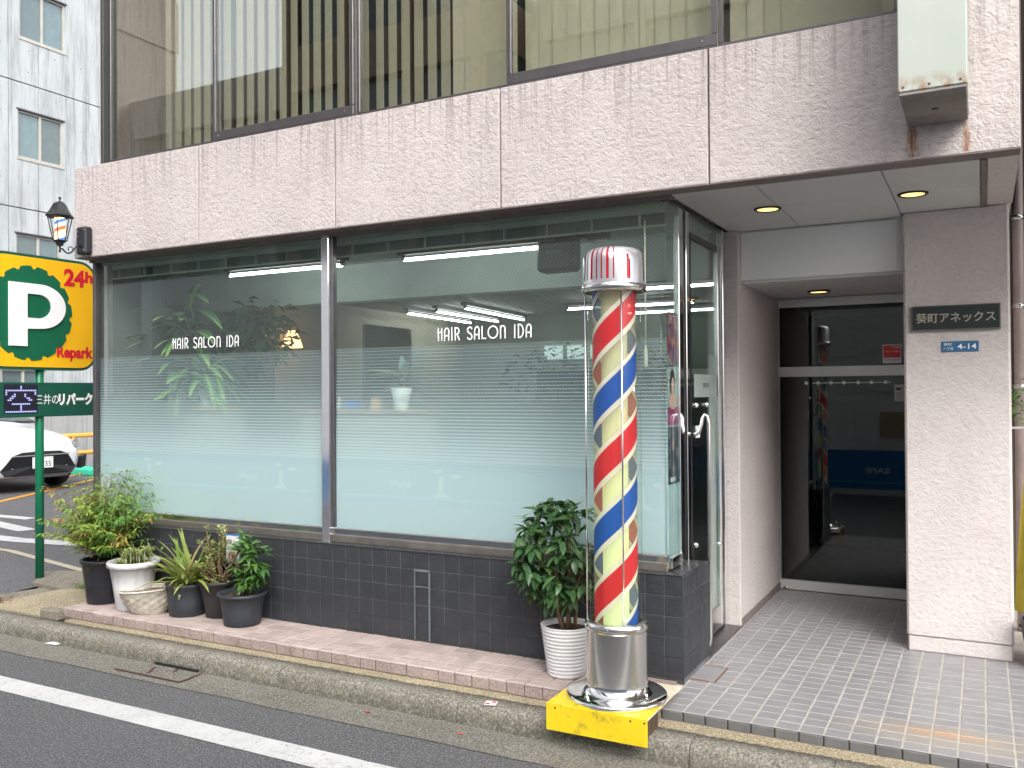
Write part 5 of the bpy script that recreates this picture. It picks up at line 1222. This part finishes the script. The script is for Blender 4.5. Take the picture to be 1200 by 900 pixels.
# ------------------------------------------------------------------ white car, nose towards +x
def car():
    root = thing('parked_car', 'white hatchback with a wide black grille parked in the car park', 'car', (-13.45, 9.12, -.05), (0, 0, 0)); root.scale = (1.08, 1.08, 1.08)
    wp_ = pbr('white_car_paint', (.80, .81, .83), .18, 0, .02, 2, coat=.8); bk = pbr('car_black', (.012, .013, .015), .3, 0, .1, 10)
    # half cross-sections lofted along the length: x (nose = 0, tail negative): list of (y, z) from sill to roof centre
    S = [
     (.00, [(.20, .28), (.30, .30), (.42, .36), (.45, .50), (.43, .62), (.33, .68), (.15, .70), (0, .70)]),
     (-.06, [(.42, .22), (.56, .26), (.64, .36), (.66, .50), (.63, .64), (.50, .72), (.25, .745), (0, .75)]),
     (-.18, [(.60, .20), (.72, .26), (.76, .38), (.77, .52), (.73, .68), (.60, .76), (.30, .80), (0, .81)]),
     (-.38, [(.70, .19), (.81, .26), (.835, .40), (.835, .56), (.80, .73), (.68, .83), (.34, .88), (0, .89)]),
     (-.80, [(.74, .18), (.84, .26), (.85, .42), (.85, .62), (.82, .80), (.70, .90), (.35, .95), (0, .965)]),
     (-1.20, [(.74, .18), (.84, .26), (.85, .42), (.85, .66), (.83, .86), (.72, .95), (.36, 1.0), (0, 1.01)]),
     (-1.60, [(.74, .18), (.84, .26), (.85, .42), (.85, .68), (.83, .92), (.66, 1.18), (.34, 1.25), (0, 1.26)]),
     (-2.10, [(.74, .18), (.84, .26), (.85, .42), (.85, .70), (.82, .95), (.60, 1.38), (.32, 1.46), (0, 1.47)]),
     (-2.80, [(.74, .18), (.84, .26), (.85, .42), (.85, .72), (.82, .97), (.60, 1.42), (.32, 1.50), (0, 1.51)]),
     (-3.50, [(.74, .18), (.84, .26), (.85, .42), (.85, .74), (.81, .98), (.58, 1.36), (.30, 1.43), (0, 1.44)]),
     (-3.85, [(.70, .24), (.80, .30), (.82, .42), (.82, .74), (.77, .95), (.58, 1.15), (.30, 1.20), (0, 1.21)]),
     (-3.98, [(.5, .3), (.68, .36), (.72, .46), (.72, .72), (.66, .85), (.5, .93), (.26, .96), (0, .97)])]
    m = MB(); rings = []
    for x, h in S: rings.append([(x, -y, z) for y, z in h]+[(x, y, z) for y, z in reversed(h[:-1])])
    n = len(rings[0])
    for a, b in zip(rings, rings[1:]):
        for i in range(n-1): m.face([a[i], a[i+1], b[i+1], b[i]], True)
        m.face([a[-1], a[0], b[0], b[-1]])
    m.face(list(reversed(rings[0]))); m.face(rings[-1])
    bo = m.build('body', wp_, root)
    sm = bo.modifiers.new('s', 'SUBSURF'); sm.levels = 2; sm.render_levels = 2
    def on(y): return .012-.36*max(0, abs(y)-.28)**1.6     # nose curve in plan
    gr_ = MB(); pts = [(-.52, .26), (-.60, .34), (-.44, .55), (-.30, .60), (0, .61), (.30, .60), (.44, .55), (.60, .34), (.52, .26), (0, .235)]
    ctr = (0, .42)
    A = [(on(y)+.004, y, z) for y, z in pts]; Bk = [(on(y)-.20, y, z) for y, z in pts]
    gr_.raw(A+Bk+[(.03, 0, .42)], [(i, (i+1) % 10, 20) for i in range(10)]+[(i, (i+1) % 10, 10+(i+1) % 10, 10+i) for i in range(10)]); gr_.build('grille', bk, root)
    ch_ = MB()
    for a, b in zip([-.46, -.25, 0, .25], [-.25, 0, .25, .46]): ch_.raw([(on(a)+.03, a, .545), (on(b)+.03, b, .545), (on(b)+.03, b, .56), (on(a)+.03, a, .56)], [(0, 1, 2, 3)])
    ch_.build('grille_trim', M['alu'], root)
    B(.036, .042, -.165, .165, .36, .525).build('number_plate', M['white'], root)
    text('plate_number', '35', pbr('plate_green', (.02, .05, .04), .5), root, (.0435, .08, .42), RIGHT, height=.08)
    B(.02, .035, -.42, .42, .215, .26).build('lower_lip', M['dark_alu'], root)
    for s in (-1, 1):
        hd = MB().raw([(-.13, s*.52, .70), (-.16, s*.66, .74), (-.30, s*.79, .80), (-.26, s*.80, .70), (-.14, s*.74, .63), (-.085, s*.60, .645)], [(0, 1, 2, 3, 4, 5)])
        hd.raw([(-.13+.03, s*.54, .695), (-.13, s*.66, .73), (-.26, s*.785, .785), (-.23, s*.80, .70), (-.10, s*.74, .635), (-.055, s*.60, .652)], [(0, 1, 2, 3, 4, 5)])
        hd.build('headlight', pbr('headlamp', (.35, .36, .38), .1, .6), root)
        MB().prism([(s*.70, .30), (s*.78, .33), (s*.80, .52), (s*.73, .48)] if s > 0 else [(s*.73, .48), (s*.80, .52), (s*.78, .33), (s*.70, .30)], 'x', -.16, -.055).build('fog_recess', bk, root)
        for x in (-.78, -3.2):
            wq = MB().lathe([(.17, -.10), (.29, -.09), (.30, -.05), (.30, .05), (.29, .09), (.17, .10)], n=28).build('wheel', pbr('tyre', (.02, .02, .02), .8), root, loc=(x, s*.76, .30), rot=(PI/2, 0, 0)); MB().lathe([(0, .07), (.17, .085), (.19, .09)], n=20).build('rim', M['alu'], wq)
    MB().raw([(-1.22, -.66, 1.02), (-1.22, .66, 1.02), (-1.98, .54, 1.44), (-1.98, -.54, 1.44)], [(0, 1, 2, 3)]).build('windscreen', glass('wind', (.12, .16, .15), 1.2, .25), root, loc=(.03, 0, .015))
    MB().raw([(-1.13, -.68, .985), (-1.13, .68, .985), (-1.21, .68, 1.03), (-1.21, -.68, 1.03)], [(0, 1, 2, 3)]).build('cowl', bk, root, loc=(0, 0, .012))
    for y_ in (-.1, .4): MB().tube([(-1.16, y_, 1.02), (-1.25, y_-.45, 1.06)], .01, 6).build('wiper', bk, root)
car()
# ================================================================== RIGHT EDGE
dp = thing('drain_pipe', 'pale pink drain pipe running down beside the entrance column', 'pipe', (.205, 6.35, 0))
MB().tube([(0, 0, .0), (0, 0, 4.2)], .030, 16).build('pipe', pbr('pipe_pink', (.42, .34, .32), .5), dp)
for z_ in (1.5, 2.0, 2.55): MB().tube([(0, 0, z_), (0, 0, z_+.03)], .034, 16).build('clip', M['steel'], dp)
nb = thing('neighbour_building', 'brown neighbouring building at the right edge of the alley', 'building', (.5, 6.4, 0))
CB(-.335, 3.5, .6, 5, 0, 9, c=.01).build('wall', pbr('neighbour_wall', (.09, .07, .055), .8, 0, .2, 3), nb)
CB(-.30, 2.5, -2.05, -1.4, 2.7, 9, c=.01).build('balcony', pbr('neighbour_beige', (.40, .35, .31), .7, 0, .1, 3), nb, loc=(.02, 0, 0))
for k in range(8): CB(-.22, .6, .3, .36, 1.6+.18*k, 1.66+.18*k).build('louvre', M['dark_alu'], nb)
tp = thing('yellow_tarp', 'draped olive yellow cloth hanging from a rope in the side alley', 'tarp', (.285, 5.72, 1.28))
m = MB(); rows = []
for j in range(14):
    t_ = j/13; row = []
    for i in range(25):
        u = i/24; row.append((-.11*t_**.5-.03+(.08+.30*t_)*u, -.02+.02*math.sin(u*19+t_*2)*(.3+t_), -.02-1.0*t_))
    rows.append(row)
for j in range(13):
    for i in range(24): m.face([rows[j][i], rows[j][i+1], rows[j+1][i+1], rows[j+1][i]], True)
m.build('cloth', pbr('olive_cloth', (.30, .24, .02), .75, 0, .15, 12), tp); MB().tube([(-.2, -.02, 0), (.4, -.02, .02)], .007, 6).build('rope', M['white'], tp)
bn = thing('black_bin', 'black rubber tub on the ground under the yellow cloth', 'tub', (.33, 5.55, 0)); MB().lathe([(.12, 0), (.15, .15), (.165, .25), (.155, .26)], n=24).build('body', blackp, bn); MB().tube([(-.16, 0, .22), (-.10, -.1, .28), (.1, -.1, .33)], .012, 8).build('handle', blackp, bn)
pl = thing('alley_plant', 'sprig of green leaves beside the pipe in the alley', 'plant', (.22, 5.80, 1.33)); f_ = bush(pl, nand_g, 160, [((0, 0, .1), (.10, .08, .14))], (.03, .06), (.012, .02)); f_['kind'] = 'stuff'; MB().tube([(0, 0, -1.3), (0, 0, .1)], .008, 6).build('stem', M['bark'], pl)
# ================================================================== ACROSS THE STREET (seen as reflections)
hd = thing('site_hoarding', 'white sheeted construction hoarding with a blue safety band across the street', 'hoarding', (-4, -1.35, -.08))
t = NT('white_sheet'); p = t.pos(); h_ = t.noise(t.scale(p, 1.2, 1, 3), 1.6, 4, .6)
sheet = t.finish(t.n('BsdfPrincipled', {'Base Color': (.88, .89, .90, 1), 'Roughness': .6, 'Normal': t.n('Bump', {'Strength': .5, 'Distance': .12, 'Height': h_}).outputs[0]}).outputs[0])
for k in range(14): CB(-14+1.8*k, -12.205+1.8*k, -.03, 0, .62, 3.5, c=.004).build('sheet', sheet, hd)
B(-14, 11.2, -.03, .004, .0, .615).build('blue_band', pbr('band_blue', (.02, .20, .52), .5), hd)
B(-14, 11.2, .004, .008, .10, .13).build('light_line', pbr('band_light', (.1, .45, .75), .5), hd)
for k in range(8): text('lettering', 'SAFE', M['whitetext'], hd, (-12.2+2.9*k+.22, .006, .30), BACKF, width=.36, height=.09, offset=.003)
for k in range(8):
    x = -11.3+2.9*k
    m = MB(); m.prism([(x-.16, .14), (x+.16, .14), (x+.05, .2), (x+.03, .42), (x-.03, .42), (x-.05, .2)], 'y', .004, .008)
    for q in ((x-.05, .50), (x+.22, .44)): m.prism([(q[0]+.08*math.cos(a*PI/6), q[1]+.03*math.sin(a*PI/6)) for a in range(12)], 'y', .004, .008)
    m.build('cone_print', M['board'], hd)
brd = tag(CB(-.13, .13, 0, .01, -.2, .2).build('board', pbr('tan_board', (.50, .40, .26), .6), None, (-1.15, -1.33, .95)), 'tan blank board hung on the hoarding', 'board')
brd.scale = (2.2, 1, 1)
def tower(name, label, x0, x1, y0, y1, h, mat, mat2, fl=3.2, bay=2.2, z0=0):
    o = thing(name, label, 'building', ((x0+x1)/2, (y0+y1)/2, 0)); W = (x1-x0)/2; D = (y1-y0)/2
    B(-W, W, -D, D, 0, h).build('core', mat2, o)
    m = MB(); k = 0
    z = z0+1
    while z < h: m.box(-W-.05, W+.05, -D-.05, D+.25, z, z+fl*.42); z += fl
    m.build('floor_bands', mat, o)
    m = MB(); x = -W
    while x <= W+.01: m.box(x-.15, x+.15, D, D+.32, 0, h); x += bay
    m.build('piers', mat, o)
tw = pbr('tower_tan', (.17, .12, .085), .7, 0, .1, 2); tg = pbr('tower_glass', (.03, .04, .045), .2)
tower('office_tower', 'tall brown banded tower across the street behind the hoarding', -18.5, -11, -13.6, -12, 45, tw, tg)
tower('concrete_block', 'brown concrete block across the street to the far left', -34, -27, -15, -12, 42, pbr('blk', (.30, .26, .23), .8), pbr('blk2', (.25, .22, .20), .8), 4.5, 5)
tower('low_building', 'low beige office building across the street, left of the tower', -26.8, -18.7, -15, -13, 11, pbr('low', (.30, .29, .27), .8), tg)
tower('beige_building', 'mid height beige building across the street at the right', -10.8, 2.0, -20, -13.5, 11.5, pbr('beige', (.34, .31, .25), .8), pbr('beige2', (.30, .28, .23), .7), 3.4, 3)
tower('grey_building', 'plain grey building across the street at the far right', 2.3, 16, -22, -14, 12, pbr('greyb', (.35, .35, .35), .8), tg)
